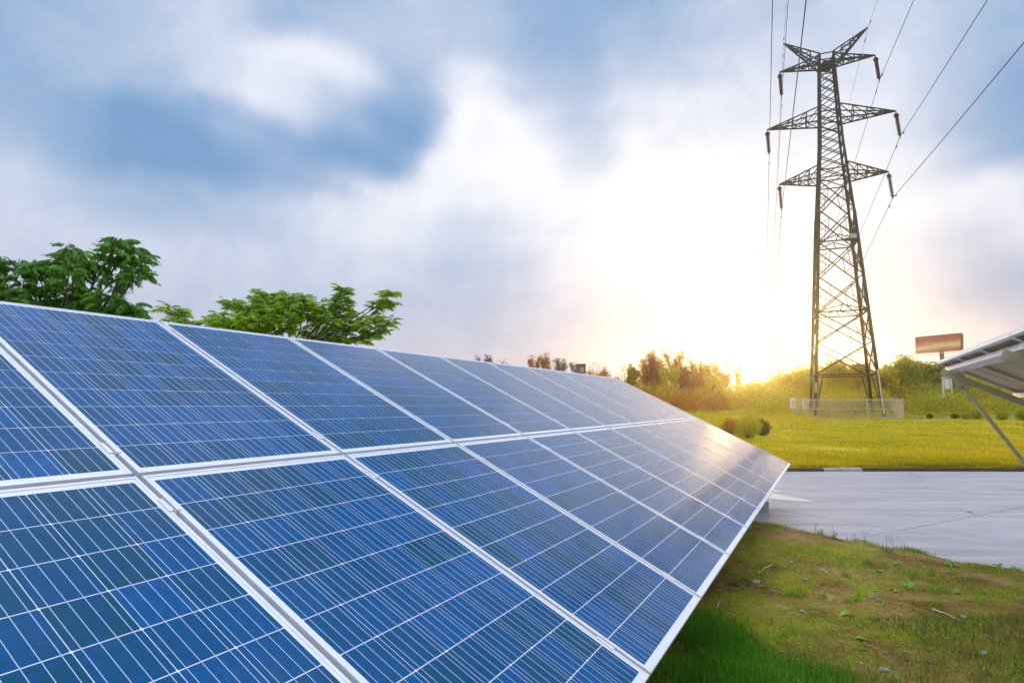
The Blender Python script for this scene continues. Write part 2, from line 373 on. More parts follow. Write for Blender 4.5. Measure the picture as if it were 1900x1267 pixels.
def ground_z(x, y):
    x = np.array(float(x)); y = np.array(float(y))
    if y > 74: return float(hill_z(x, y))
    if y > 16.35: return .12
    return float(bank_z(x, y)) if edge_d(x, y) > 0 else 0.0

heightfield('ground', np.linspace(-420, 620, 12), np.linspace(-60, 700, 12), lambda X, Y: X*0-.35, M['ground'])
heightfield('grass_bank', np.concatenate([np.linspace(-60, -4, 40), np.arange(-3.6, 8.2, .045), np.linspace(8.5, 60, 40)]),
            np.concatenate([np.linspace(-30, 1.2, 26), np.arange(1.4, 13, .045), np.linspace(13.3, 16.3, 10), [16.5]]), bank_z, M['soil'])
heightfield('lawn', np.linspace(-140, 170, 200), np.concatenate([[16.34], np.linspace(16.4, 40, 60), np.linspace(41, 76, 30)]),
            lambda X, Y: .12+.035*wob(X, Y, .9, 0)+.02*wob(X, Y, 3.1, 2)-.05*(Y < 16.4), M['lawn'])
heightfield('hillside', np.linspace(-420, 620, 180), np.concatenate([np.linspace(66, 130, 50), np.linspace(135, 700, 40)]), hill_z, M['hill'])

# concrete road: separate slabs with open joints ------------------------------
def slab_mat():
    m, T, p = new_mat('worn_pale_concrete'); g = T.node('ShaderNodeNewGeometry'); P_ = g.outputs['Position']; oi = T.node('ShaderNodeObjectInfo')
    mp = T.node('ShaderNodeMapping'); T.put(mp.inputs[0], P_); mp.inputs['Rotation'].default_value = (0, 0, R(-30)); mp.inputs['Scale'].default_value = (.35, 2.2, 1)
    a = T.noise(mp.outputs[0], 1.3, 8, .6, .4); b = T.noise(P_, 26, 8, .75); st = T.noise(P_, .55, 5, .6, .3)
    f = T.math('ADD', T.math('MULTIPLY', a, .6), T.math('MULTIPLY', b, .4))
    c = T.ramp(f, [(.34, (.28, .255, .26)), (.5, (.43, .40, .41)), (.66, (.55, .51, .52))])
    c = T.mix(T.ramp(st, [(.56, 0.0), (.70, .7)]), c, (.29, .27, .32, 1))
    c = T.mix(T.math('MULTIPLY', oi.outputs['Random'], .16), c, (.36, .35, .40, 1))
    spot = T.ramp(T.noise(P_, 3.3, 3, .5), [(.70, 0.0), (.76, .45)])
    c = T.mix(spot, c, (.24, .21, .26, 1))
    vo = T.node('ShaderNodeTexVoronoi', feature='DISTANCE_TO_EDGE'); vo.inputs['Scale'].default_value = .22
    ad = T.node('ShaderNodeVectorMath', operation='ADD'); T.put(ad.inputs[0], P_)
    nn = T.node('ShaderNodeTexNoise'); T.put(nn.inputs['Vector'], P_); nn.inputs['Scale'].default_value = 1.2; nn.inputs['Detail'].default_value = 6; T.put(ad.inputs[1], nn.outputs['Color'])
    T.put(vo.inputs['Vector'], ad.outputs[0])
    crack = T.math('MULTIPLY', T.math('LESS_THAN', vo.outputs['Distance'], .0035), T.ramp(st, [(.48, 0.0), (.56, .7)]))
    c = T.mix(crack, c, (.12, .11, .12, 1))
    ty = T.node('ShaderNodeMapping'); T.put(ty.inputs[0], P_); ty.inputs['Rotation'].default_value = (0, 0, R(8)); ty.inputs['Scale'].default_value = (.06, 1.6, 1)
    c = T.mix(T.ramp(T.noise(ty.outputs[0], 1.7, 6, .6, .3), [(.56, 0.0), (.68, .38)]), c, (.20, .19, .21, 1))
    T.put(p.inputs['Base Color'], c); T.put(p.inputs['Roughness'], T.math('MULTIPLY_ADD', a, .30, .62))
    bm_ = T.node('ShaderNodeBump'); bm_.inputs['Strength'].default_value = .25; bm_.inputs['Distance'].default_value = .006
    T.put(bm_.inputs['Height'], b); T.l.new(bm_.outputs[0], p.inputs['Normal']); return m
M['slab'] = slab_mat()
M['roadbed'] = simple('dark_joint_filler', (.09, .08, .085), .9, 0, .2, 3)
def clip_y(poly, ymax):
    out = []
    for i, (x, y) in enumerate(poly):
        x2, y2 = poly[(i+1) % len(poly)]
        if y <= ymax: out.append((x, y))
        if (y <= ymax) != (y2 <= ymax):
            t = (ymax-y)/(y2-y); out.append((x+t*(x2-x), ymax))
    return out
mb = MB(); mb.box((-60, -30, -.14), (60, 16.14, -.05)); road = tag(mb.build('road', M['roadbed']), kind='structure')
def make_road():
    a = Vector((.51, -.86)).normalized(); b = Vector((.86, .51)).normalized(); g = .008
    for i in range(-4, 20):
        for j in range(-8, 8):
            b0, a0 = 8.97+2.47*(i-1), -4.77+5.0*j
            poly = [b*(b0+g)+a*(a0+g), b*(b0+2.47-g)+a*(a0+g), b*(b0+2.47-g)+a*(a0+5-g), b*(b0+g)+a*(a0+5-g)]
            c = sum(poly, Vector((0, 0)))/4
            if c.y < .5 or c.x > 34 or c.y > 20: continue
            if max(float(edge_d(np.array(p.x), np.array(p.y))) for p in poly) > 0 and min(float(edge_d(np.array(p.x), np.array(p.y))) for p in poly) > .3: continue
            poly = clip_y([(p.x, p.y) for p in poly], 16.11)
            if len(poly) < 3: continue
            z = random.uniform(-.003, .002); n = len(poly); cx, cy = c
            mb = MB(); ins = .006
            top = [(x+(cx-x)*ins/2, y+(cy-y)*ins/2, z) for x, y in poly]; mid = [(x, y, z-.006) for x, y in poly]; bot = [(x, y, -.05) for x, y in poly]
            fs = [tuple(range(n))]
            for k in range(n):
                k2 = (k+1) % n; fs += [(k, n+k, n+k2, k2)]+[(n+k, 2*n+k, 2*n+k2, n+k2)]
            area = sum(poly[k][0]*poly[(k+1) % n][1]-poly[(k+1) % n][0]*poly[k][1] for k in range(n))
            if area < 0: fs = [f[::-1] for f in fs]
            mb.add(top+mid+bot, fs)
            mb.build('slab', M['slab'], road)
make_road()
# white arrow head painted on the road
mb = MB()
def on_road(px, py, z):
    t = (633.5-py)/1151.65; k = (t*CP+SP)/(CP-t*SP); y = (z-CAM_Z)/k
    return at(px, py, y)
arrow = [on_road(*q, .004) for q in ((1412, 910), (1436, 914.5), (1516, 931), (1470, 929), (1428, 924.5), (1390, 921))]
arrow2 = [on_road(*q, .004) for q in ((1425, 905), (1440, 908), (1452, 912.5), (1432, 911.5))]
for poly in (arrow, arrow2):
    n = len(poly); lo = [p-Vector((0, 0, .003)) for p in poly]
    mb.add(poly+lo, [tuple(range(n))[::-1]]+[(k, (k+1) % n, n+(k+1) % n, n+k) for k in range(n)])
M['paint'] = simple('worn_white_road_paint', (.60, .585, .50), .7, 0, .10, 5)
mb.build('painted_arrow', M['paint'], road)

# kerb between road and lawn: one stone after another
kerb_mb = MB(); kerb_mb.box((-60, 16.16, -.15), (60, 16.33, -.03)); kerb = tag(kerb_mb.build('kerb', M['kerb']), kind='structure')
def kerb_stones():
    mbs = []
    for q in range(3):
        m_ = MB(); w = .492
        pr = [(0, -.03), (.004, .055+.008*q), (.02, .075+.006*q), (.16, .08), (.16, -.03)]
        vv = [(-w, y, z) for y, z in pr]+[(w, y, z) for y, z in pr]
        m_.add(vv, [(0, 1, 6, 5), (1, 2, 7, 6), (2, 3, 8, 7), (3, 4, 9, 8), (4, 3, 2, 1, 0), (5, 6, 7, 8, 9)]); mbs.append(m_.mesh('kerb_stone', M['kerb']))
    lightm = mbs[0].copy(); lightm.materials.clear(); lightm.materials.append(M['concrete'])
    for i in range(-2, 34):
        x = i*1.0+.5
        me = random.choice(mbs)
        if i in (8,): me = lightm
        link('kerb_stone', me, kerb, (x, 16.165+random.uniform(-.006, .006), random.uniform(-.008, .008)), (0, 0, random.uniform(-.006, .006)))
kerb_stones()

# ------------------------------------------------------------------ solar panels
AZ, TILT = .4716377, .46285796
D = Vector((math.sin(AZ), math.cos(AZ), 0)); U = Vector((-math.cos(AZ)*math.cos(TILT), math.sin(AZ)*math.cos(TILT), math.sin(TILT))); N = D.cross(U)
P0 = Vector((-1.2787627, 2.1526895, -.23897+CAM_Z))
PW, PH, PITCHX = .992, 1.65, 1.012
def frame_rot(o, origin, x=D, y=U, z=N):
    m = Matrix((x, y, z)).transposed().to_4x4(); m.translation = origin; o.matrix_world = m; return o
def panel_meshes():
    ms = {}
    mb = MB(); L = .011; dp = -.035; z1 = .0025
    # frame: upright wall plus lip, mitred at the corners
    o = [(0, 0), (PW, 0), (PW, PH), (0, PH)]; i_ = [(L, L), (PW-L, L), (PW-L, PH-L), (L, PH-L)]; w = .002; wi = [(w, w), (PW-w, w), (PW-w, PH-w), (w, PH-w)]
    for k in range(4):
        k2 = (k+1) % 4
        mb.add([(*o[k], dp), (*o[k2], dp), (*o[k2], z1), (*o[k], z1), (*i_[k], z1), (*i_[k2], z1), (*i_[k], -.001), (*i_[k2], -.001), (*wi[k], -.005), (*wi[k2], -.005), (*wi[k], dp), (*wi[k2], dp)],
               [(0, 1, 2, 3), (3, 2, 5, 4), (4, 5, 7, 6), (8, 9, 11, 10), (10, 11, 1, 0)])
    # inner flange at the back of the frame
    fl = .025; fi = [(fl, fl), (PW-fl, fl), (PW-fl, PH-fl), (fl, PH-fl)]
    for k in range(4):
        k2 = (k+1) % 4
        mb.add([(*wi[k], dp), (*wi[k2], dp), (*fi[k2], dp), (*fi[k], dp), (*wi[k], dp+.002), (*wi[k2], dp+.002), (*fi[k2], dp+.002), (*fi[k], dp+.002)],
               [(0, 3, 2, 1), (4, 5, 6, 7), (3, 7, 6, 2)])
    ms['frame'] = mb.mesh('frame', M['alu'])
    mb = MB(); mb.box((.002, .002, -.005), (PW-.002, PH-.002, 0)); me = mb.mesh('backsheet', M['sheet']); me.materials.append(M['backsheet_rear']); me.polygons[0].material_index = 1
    ms['backsheet'] = me
    mb = MB(); h = .0774; c = .0030
    ring = [(-h+c, -h), (h-c, -h), (h, -h+c), (h, h-c), (h-c, h), (-h+c, h), (-h, h-c), (-h, -h+c)]
    mb.add([(x, y, .0006) for x, y in ring]+[(x, y, .0001) for x, y in ring], [tuple(range(8))]+[(k, 8+k, 8+(k+1) % 8, (k+1) % 8) for k in range(8)])
    ms['cell'] = mb.mesh('cell', M['cell'])
    mb = MB(); mb.box((-.00085, .030, .0007), (.00085, PH-.030, .0011)); ms['busbar'] = mb.mesh('busbar', M['busbar'])
    mb = MB(); mb.box((-.055, -.04, -.024), (.055, .04, -.0051)); ms['junction_box'] = mb.mesh('junction_box', simple('black_junction_box', (.03, .03, .03), .5))
    return ms
PM = panel_meshes()
CX, CY = .1575, .1585
def make_panel(origin, label, group):
    e = empty('solar_panel', (0, 0, 0), label, 'solar panel', group); frame_rot(e, origin)
    link('frame', PM['frame'], e); link('backsheet', PM['backsheet'], e)
    x0 = (PW-6*CX)/2+CX/2; y0 = (PH-10*CY)/2+CY/2
    for i in range(6):
        for j in range(10): link('cell', PM['cell'], e, (x0+i*CX, y0+j*CY, 0))
        for q in range(4): link('busbar', PM['busbar'], e, (x0+i*CX+(-.375+.25*q)*.156, 0, 0))
    link('junction_box', PM['junction_box'], e, (PW/2, PH-.15, 0))
    return e
ordn = ['', 'second', 'third', 'fourth', 'fifth', 'sixth', 'seventh', 'eighth', 'ninth', 'tenth']
for k in range(-1, 10):
    if k == -1:
        lu = 'nearest blue panel of the upper row, cut off by the left edge of the photo'
        ll = 'nearest deep blue panel of the lower row, in the bottom left corner of the photo'
    elif k == 9:
        lu = 'farthest lavender reflecting panel of the upper row, at the peak of the array'
        ll = 'farthest pale lavender panel of the lower row, its pointed corner over the concrete road'
    elif k == 8:
        lu = 'pale lavender panel of the upper row, last but one towards the glowing trees'
        ll = 'pale panel of the lower row, last but one before the road end corner'
    else:
        lu = '%s panel from the left edge in the upper row' % ordn[k+1]
        ll = '%s panel from the left edge in the lower row' % ordn[k+1]
        lu += {0: ', deep blue below the dark trees', 1: ', blue below the lighter green tree', 2: ', first one turning violet'}.get(k, ', violet with sky reflection')
        ll += {0: ', beside the big frame cross', 1: ', lower corner by dark grass', 2: ', blue grey beside bare soil'}.get(k, ', violet with sky reflection')
    x = k*PITCHX+.010
    make_panel(P0+D*x+U*.010, lu, 'solar panels of the near array')
    make_panel(P0+D*x-U*1.660, ll, 'solar panels of the near array')

def ubeam(mb, p, q, w, h, nrm, side):   # box beam with given axes
    p = Vector(p); q = Vector(q); a = side.normalized()*w/2; b = nrm.normalized()*h/2
    mb.hexa([p-a-b, p+a-b, p+a+b, p-a+b, q-a-b, q+a-b, q+a+b, q-a+b])
def channel(mb, p, q, w, h, t, nrm, side):   # open C channel, mouth towards -nrm
    p = Vector(p); q = Vector(q); s_ = side.normalized(); n_ = nrm.normalized()
    ubeam(mb, p+n_*(h/2-t/2), q+n_*(h/2-t/2), w, t, n_, s_)
    for sg in (-1, 1): ubeam(mb, p+s_*sg*(w/2-t/2)-n_*t/2, q+s_*sg*(w/2-t/2)-n_*t/2, t, h-t, n_, s_)
def clamp_mesh():
    mb = MB(); L = .036
    for sg in (-1, 1):
        xa, xb = sorted((sg*.0085, sg*.0215)); mb.box((xa, -L, .0028), (xb, L, .0062))
        xa, xb = sorted((sg*.0058, sg*.0085)); mb.box((xa, -L, -.016), (xb, L, .0062))
    mb.box((-.0058, -L, -.016), (.0058, L, -.013))
    for k in range(6):
        pass
    mb.tube([(0, 0, -.013), (0, 0, -.004)], .0052, 6)
    return mb.mesh('panel_clamp', M['alu'])
CLAMP = clamp_mesh()
def make_rack():
    e = empty('mounting_rack', P0+D*5-N*1.0, 'long grey steel rack carrying the two rows of blue panels', 'mounting rack')
    e.location.z = 0
    xa, xb = -PITCHX-.05, 10*PITCHX+.05
    for v in (-1.30, -.36, .36, 1.30):
        mb = MB(); channel(mb, P0+D*xa+U*v-N*.062, P0+D*xb+U*v-N*.062, .045, .05, .004, N, U); mb.build('purlin', M['galv'], e)
    for k in range(-1, 11):
        for v0, v1 in ((-1.66, -.012), (.012, 1.66)):
            mb = MB(); ubeam(mb, P0+D*(k*PITCHX)+U*v0-N*.031, P0+D*(k*PITCHX)+U*v1-N*.031, .0185 if 0 <= k < 10 else .008, .006, N, D); mb.build('added_gap_strip', M['rail'], e)  # strips added in place of the lit frame sides down each gap
    mb = MB(); ubeam(mb, P0+D*xa-N*.031, P0+D*(xb-.05)-N*.031, .0185, .006, N, U); mb.build('added_gap_strip', M['rail'], e)
    bm_ = Matrix((D, U, N)).transposed().to_4x4(); inv_ = Matrix.Translation(-Vector(e.location))
    for k in range(0, 10):
        for v in (-1.475, -.20, .185, 1.545):
            c = link('panel_clamp', CLAMP, e); m = bm_.copy(); m.translation = P0+D*(k*PITCHX)+U*v; c.matrix_local = inv_ @ m
    for x in (-.5, 2.0, 4.6, 7.2, 9.6):
        b = P0+D*x
        mb = MB(); ubeam(mb, b-U*1.58-N*.125, b+U*1.58-N*.125, .05, .07, N, D); mb.build('rafter', M['galv'], e)
        for v in (-1.15, 1.05):
            top = b+U*v-N*.16; g = .12 if ground_z(top.x, top.y) > 0.01 else .0
            mb = MB(); mb.beam((top.x, top.y, g), top, .07, .07, up=(D.x, D.y, 0)); mb.build('post', M['galv'], e)
            mb = MB(); mb.box((top.x-.16, top.y-.16, g-.2), (top.x+.16, top.y+.16, g+.16)); mb.build('footing', M['concrete'], e)
        t0 = b+U*.35-N*.16; bt = b+U*1.05-N*.16
        mb = MB(); mb.beam((bt.x, bt.y, .75), t0, .045, .045); mb.build('brace', M['galv'], e)
make_rack()

# second array at the right edge, seen from behind and below -------------------
T2 = Vector((4.65413, 6.75, .47379+CAM_Z))
def second_array():
    labs = ['rear side of the farthest pale panel in the right hand array, above the shrubs',
            'rear side of the second panel from the far end of the right hand array',
            'rear side of the third panel from the far end of the right hand array',
            'rear side of the panel cut by the right photo edge in the right hand array']
    for j in range(4):
        make_panel(T2-D*((j+1)*PITCHX-.010)-U*PH, labs[j], 'solar panels of the right hand array')
    e = empty('mounting_rack', (T2.x, T2.y, 0), 'beige steel rack with slanting brace under the right hand panels', 'mounting rack')
    xa, xb = .01, -4.6
    for v in (.115, .75, 1.40):
        mb = MB(); ubeam(mb, T2+D*xa-U*v-N*.067, T2+D*xb-U*v-N*.067, .07, .055, N, U); mb.build('purlin', M['alu'], e)
    mb = MB(); ubeam(mb, T2+D*xa-U*.80-N*.060, T2+D*xb-U*.80-N*.060, .05, .04, N, U); 
    for x in (-.37, -2.93):
        b = T2+D*x
        mb = MB(); channel(mb, b-U*.03-N*.135, b-U*3.2-N*.130, .05, .062, .005, -N, D); mb.build('rafter', M['rack_beige'], e)
    b = T2-D*.37
    h = Vector((math.cos(AZ), -math.sin(AZ), 0)); p0 = b-U*.22-N*.19
    foot = p0+h*1.05; foot.z = .16
    mb = MB(); ubeam(mb, p0+Vector((0, 0, .02)), foot, .062, .06, h.cross(D), D); mb.build('brace', M['rack_beige'], e)
    mb = MB()    # gusset plate with bolt hole head
    q = [b-U*.13-N*.155, b-U*.33-N*.155, b-U*.28-N*.235, b-U*.20-N*.235]
    mb.hexa([v-D*.034 for v in q]+[v-D*.029 for v in q]); mb.build('gusset_plate', M['rack_beige'], e)
    mb = MB(); c = b-U*.245-N*.215-D*.034; mb.tube([c, c-D*.012], .012, 8); mb.build('bolt', M['bark_pale'], e)
    mb = MB(); mb.box((foot.x-.17, foot.y-.17, -.1), (foot.x+.17, foot.y+.17, .2)); mb.build('footing', M['concrete'], e)
    b2 = T2-D*2.93; p1 = b2-U*1.6-N*.17
    mb = MB(); mb.beam((p1.x, p1.y, .1), p1, .06, .06); mb.build('post', M['rack_beige'], e)
    b3 = T2-D*.37; p1 = b3-U*2.2-N*.17
    mb = MB(); mb.beam((p1.x, p1.y, .0), p1, .06, .06); mb.build('post', M['rack_beige'], e)
    bm_ = Matrix((D, U, N)).transposed().to_4x4(); inv_ = Matrix.Translation(-Vector(e.location))
    for k in range(1, 4):
        c = link('panel_clamp', CLAMP, e); m = bm_.copy(); m.translation = T2-D*(k*PITCHX)-U*.12; c.matrix_local = inv_ @ m
    # thin cable clipped along the top edge
    mb = MB(); pts = []
    for i in range(60):
        t = i/59*4.3; sag = .003*abs(math.sin(t/PITCHX*math.pi)); pts.append(T2-D*t+N*(.005+sag)-U*.004)
    mb.tube(pts, .002, 5); mb.build('edge_cable', M['rail'], e)
second_array()

# ------------------------------------------------------------------ pylons
TW = Vector((39.443, 74.0, .05)); PHI = .368
TD = Vector((math.cos(PHI), -math.sin(PHI), 0)); TL = Vector((math.sin(PHI), math.cos(PHI), 0))
ARMS = [(44.15, 5.38), (36.72, 7.155), (29.33, 6.0)]
def half(z):
    zs = [0, 2.43, 11.4, 24.7, 33.6, 44.0, 47]; ws = [3.45, 3.33, 2.72, 1.89, 1.22, .80, .72]
    return float(np.interp(z, zs, ws))
def cor(z, i, j): return TD*(i*half(z))+TL*(j*half(z))+Vector((0, 0, z))
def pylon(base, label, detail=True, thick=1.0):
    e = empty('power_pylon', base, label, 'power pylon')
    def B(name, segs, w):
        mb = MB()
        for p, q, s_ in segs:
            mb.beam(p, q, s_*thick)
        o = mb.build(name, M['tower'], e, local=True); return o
    ZT = 45.2
    zs_leg = [0, 11.4, 24.7, 33.6, ZT]
    for i in (-1, 1):
        for j in (-1, 1):
            B('leg', [(cor(a, i, j), cor(b, i, j), .26 if a < 24 else .20) for a, b in zip(zs_leg[:-1], zs_leg[1:])], 0)
            if detail:
                mb = MB(); c = cor(0, i, j); mb.box((c.x-.5, c.y-.5, -.4), (c.x+.5, c.y+.5, .35)); mb.build('footing', M['concrete'], e, local=True)
    lv = [5.1, 8.9, 12.5, 16.8, 21.0, 25.0, 28.6]
    small = [28.6, 30.1, 31.5, 32.9, 34.3, 35.6, 36.7, 38.2, 39.6, 40.9, 42.1, 43.3, ZT-.6]
    faces = [((-1, -1), (1, -1)), ((1, -1), (1, 1)), ((1, 1), (-1, 1)), ((-1, 1), (-1, -1))]
    if not detail:
        segs = []
        al = [.0]+lv[::2]+small[1::2]
        for z0, z1 in zip(al[:-1], al[1:]):
            for a, b in faces:
                segs += [(cor(z0, *a), cor(z1, *b), .12), (cor(z0, *b), cor(z1, *a), .12)]
        B('lattice', segs, 0)
    else:
        # open foot below the first horizontal
        for a, b in faces:
            m_ = (cor(5.1, *a)+cor(5.1, *b))/2
            B('brace', [(cor(.3, *a), m_.lerp(cor(5.1, *a), .78), .11)], 0); B('brace', [(cor(.3, *b), m_.lerp(cor(5.1, *b), .78), .11)], 0)
            for z in (5.1, 12.5, 21.0):
                A, C_ = cor(z, *a), cor(z, *b)
                B('horizontal_strut', [(A, C_, .14)], 0)
                if z > 6:
                    A2, C2 = cor(z+.75, *a).lerp(cor(z+.75, *b), .05), cor(z+.6, *a).lerp(cor(z+.6, *b), .95); md = A2.lerp(C2, .5)+Vector((0, 0, .1))
                    B('horizontal_strut', [(A, md, .10), (md, C_, .10), (md, A.lerp(C_, .45), .09)], 0)
            for z0, z1 in zip(lv[:-1], lv[1:]):
                a0, a1, b0, b1 = cor(z0, *a), cor(z1, *a), cor(z0, *b), cor(z1, *b)
                B('brace', [(a0, b1, .12)], 0); B('brace', [(b0, a1, .12)], 0)
                # redundant members towards the legs
                for p_, q_, o_ in ((a0, b1, a1), (b0, a1, b1)):
                    x_ = p_.lerp(q_, .27); z_ = cor((z0+z1)/2, *(a if p_ is a0 else b)); y_ = o_.lerp((b0 if p_ is a0 else a0), .27)
                    B('light_brace', [(x_, z_, .055), (y_, z_, .055), (x_, y_, .05), (x_.lerp(p_, .45), cor(z0+(z1-z0)*.3, *(a if p_ is a0 else b)), .045)], 0)
            for z0, z1 in zip(small[:-1], small[1:]):
                B('brace', [(cor(z0, *a), cor(z1, *b), .09)], 0); B('brace', [(cor(z0, *b), cor(z1, *a), .09)], 0)
            for z in (28.6, 30.1, 36.0, 37.6, 43.3, ZT):
                B('horizontal_strut', [(cor(z, *a), cor(z, *b), .11)], 0)
    # cross arms
    def truss(name, bots, tops, tip, n, w):
        segs = []; B0, B1 = bots; T0, T1 = tops
        for p in (B0, B1): segs.append((p, tip, w))
        for p in (T0, T1): segs.append((p, tip, w*.9))
        prev = None
        for k in range(n+1):
            t = 1-(1-k/(n+1))**.9 if False else k/(n+1)
            q = [p.lerp(tip, t) for p in (B0, B1, T0, T1)]
            if k: segs += [(q[0], q[2], w*.6), (q[1], q[3], w*.6), (q[0], q[1], w*.55), (q[2], q[3], w*.45)]
            if prev:
                segs += [(prev[2], q[0], w*.6), (prev[3], q[1], w*.6), (prev[0], q[1], w*.5), (prev[1], q[0], w*.5)]
            prev = q
        B(name, segs, 0)
    for zi, (z, L) in enumerate(ARMS):
        dz = (1.1, 1.9, 1.75)[zi]; up = 0
        for s_ in (-1, 1):
            tip = TD*(s_*L)+Vector((0, 0, z)); zb = z-.25
            truss('cross_arm', [cor(zb, s_, -1), cor(zb, s_, 1)], [cor(zb+dz, s_, -1), cor(zb+dz, s_, 1)], tip, 3, .14)
    for s_ in (-1, 1):
        tip = TD*(s_*4.75)+Vector((0, 0, 47.9)); 
        truss('peak_arm', [cor(43.6, s_, -1), cor(43.6, s_, 1)], [cor(45.3, s_, -1), cor(45.3, s_, 1)], tip, 3, .14)
    if detail:
        for k_ in range(1):
            c = Vector((0, 0, 43.9)); mb = MB(); mb.box((c.x-.45, c.y-.45, 43.3), (c.x+.45, c.y+.45, 44.4)); mb.build('gusset_block', M['tower'], e, local=True)
        c = cor(21.6, 1, 1); mb = MB(); mb.box((c.x-.1, c.y-.3, 21.4), (c.x+.35, c.y+.3, 23.3)); mb.build('equipment_box', M['tower'], e, local=True)
        c = cor(21.1, 1, -1)-TD*.7; mb = MB(); mb.box((c.x-.8, c.y-.3, 20.9), (c.x+.6, c.y+.4, 21.1)); mb.build('service_platform', M['tower'], e, local=True)
        mb = MB(); mb.box((c.x-.15, c.y-.25, 21.1), (c.x+.55, c.y+.25, 21.65)); mb.build('equipment_box', M['galv'], e, local=True)
        for z in np.arange(2.5, 43, .45):   # climbing bolts, joined
            pass
        mb = MB()
        for z in np.arange(2.5, 43, .5):
            c = cor(z, -1, -1); mb.beam(c, c-TD*.28, .035)
        o = mb.build('step_bolts', M['tower'], e, local=True); o['kind'] = 'stuff'
        # white anti-climb sleeves at the feet
        for i, j, z0, z1 in ((-1, -1, 3.0, 4.2), (1, -1, .6, 5.6)):
            mb = MB(); mb.beam(cor(z0, i, j)-TL*.16, cor(z1, i, j)-TL*.16, .16, .1); mb.build('pale_sleeve', M['fence'], e, local=True)
    return e
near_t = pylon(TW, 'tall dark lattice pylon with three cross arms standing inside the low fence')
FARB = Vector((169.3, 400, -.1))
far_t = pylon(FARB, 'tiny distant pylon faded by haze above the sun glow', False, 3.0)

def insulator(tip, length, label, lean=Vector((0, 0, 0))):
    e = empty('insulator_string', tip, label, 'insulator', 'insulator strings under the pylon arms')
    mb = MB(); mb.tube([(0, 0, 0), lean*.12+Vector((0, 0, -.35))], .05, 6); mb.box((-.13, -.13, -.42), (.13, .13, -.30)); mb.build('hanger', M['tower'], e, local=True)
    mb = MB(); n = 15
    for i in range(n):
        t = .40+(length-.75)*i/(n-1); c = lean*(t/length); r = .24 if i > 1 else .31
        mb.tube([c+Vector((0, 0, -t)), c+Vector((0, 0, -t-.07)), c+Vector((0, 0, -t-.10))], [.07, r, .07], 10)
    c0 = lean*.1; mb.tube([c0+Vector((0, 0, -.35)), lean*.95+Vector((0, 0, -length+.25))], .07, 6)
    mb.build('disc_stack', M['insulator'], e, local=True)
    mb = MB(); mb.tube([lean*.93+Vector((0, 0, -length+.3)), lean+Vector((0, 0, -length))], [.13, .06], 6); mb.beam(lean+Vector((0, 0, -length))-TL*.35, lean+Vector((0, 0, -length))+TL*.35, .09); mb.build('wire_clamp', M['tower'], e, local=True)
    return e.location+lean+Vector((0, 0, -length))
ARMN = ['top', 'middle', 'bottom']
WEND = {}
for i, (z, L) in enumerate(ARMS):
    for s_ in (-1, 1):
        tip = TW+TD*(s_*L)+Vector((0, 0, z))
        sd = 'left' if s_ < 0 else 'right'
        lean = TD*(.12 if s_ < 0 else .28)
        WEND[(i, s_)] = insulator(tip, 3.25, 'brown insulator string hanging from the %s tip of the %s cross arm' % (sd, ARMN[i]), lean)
for s_ in (-1, 1): WEND[(3, s_)] = TW+TD*(s_*4.78)+Vector((0, 0, 47.75))
# wires: from behind the camera, over the near pylon, to the far pylon
WD = Vector((.4091, 1, .09589))      # direction of climb of the last stretch before the pylon
def wire(key, label, r):
    i, s_ = key; p = WEND[key]
    zf = (ARMS[i][0]-3.2) if i < 3 else 47.6; Lf = (ARMS[i][1] if i < 3 else 4.8)
    far = FARB+TD*(s_*Lf)+Vector((0, 0, zf))
    k = Vector((WD.x, WD.y, 0)).length; slope = WD.z/k
    pts = []
    Lb = 260.0
    for t in np.concatenate([np.linspace(-150, -40, 22), np.linspace(-36, 0, 8)]):
        hd = Vector((WD.x, WD.y, 0)).normalized()
        z = slope*t+ .5*(slope/95.0)*t*t*.35
        pts.append(p+hd*t+Vector((0, 0, z)))
    n = 36; span = (far-p); 
    for q in range(1, n+1):
        t = q/n; sag = 9.0*4*t*(1-t) if i < 3 else 6.5*4*t*(1-t)
        pts.append(p+span*t-Vector((0, 0, sag)))
    mb = MB(); mb.tube(pts, r, 5)
    e = empty('power_line', p, label, 'power line', 'wires strung over the near pylon')
    mb.build('conductor', M['wire'], e)
    # vibration dampers either side of the clamp
    for dt, idx in ((-2.0, 29), (2.2, 30)):
        a = pts[29]; b = pts[28] if dt < 0 else pts[30]; c = a+(b-a).normalized()*abs(dt); ax = (b-a).normalized()
        mb = MB(); mb.beam(c, c-Vector((0, 0, .14)), .05)
        for g in (-1, 1): mb.tube([c+ax*(g*.12)-Vector((0, 0, .15)), c+ax*(g*.30)-Vector((0, 0, .16))], .06, 6)
        mb.beam(c-ax*.3-Vector((0, 0, .15)), c+ax*.3-Vector((0, 0, .15)), .03)
        mb.build('vibration_damper', M['tower'], e)
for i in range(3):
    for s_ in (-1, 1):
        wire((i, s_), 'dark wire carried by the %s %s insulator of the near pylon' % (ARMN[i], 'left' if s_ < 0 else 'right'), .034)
for s_ in (-1, 1): wire((3, s_), 'thin pale earth wire over the %s peak of the near pylon' % ('left' if s_ < 0 else 'right'), .016)

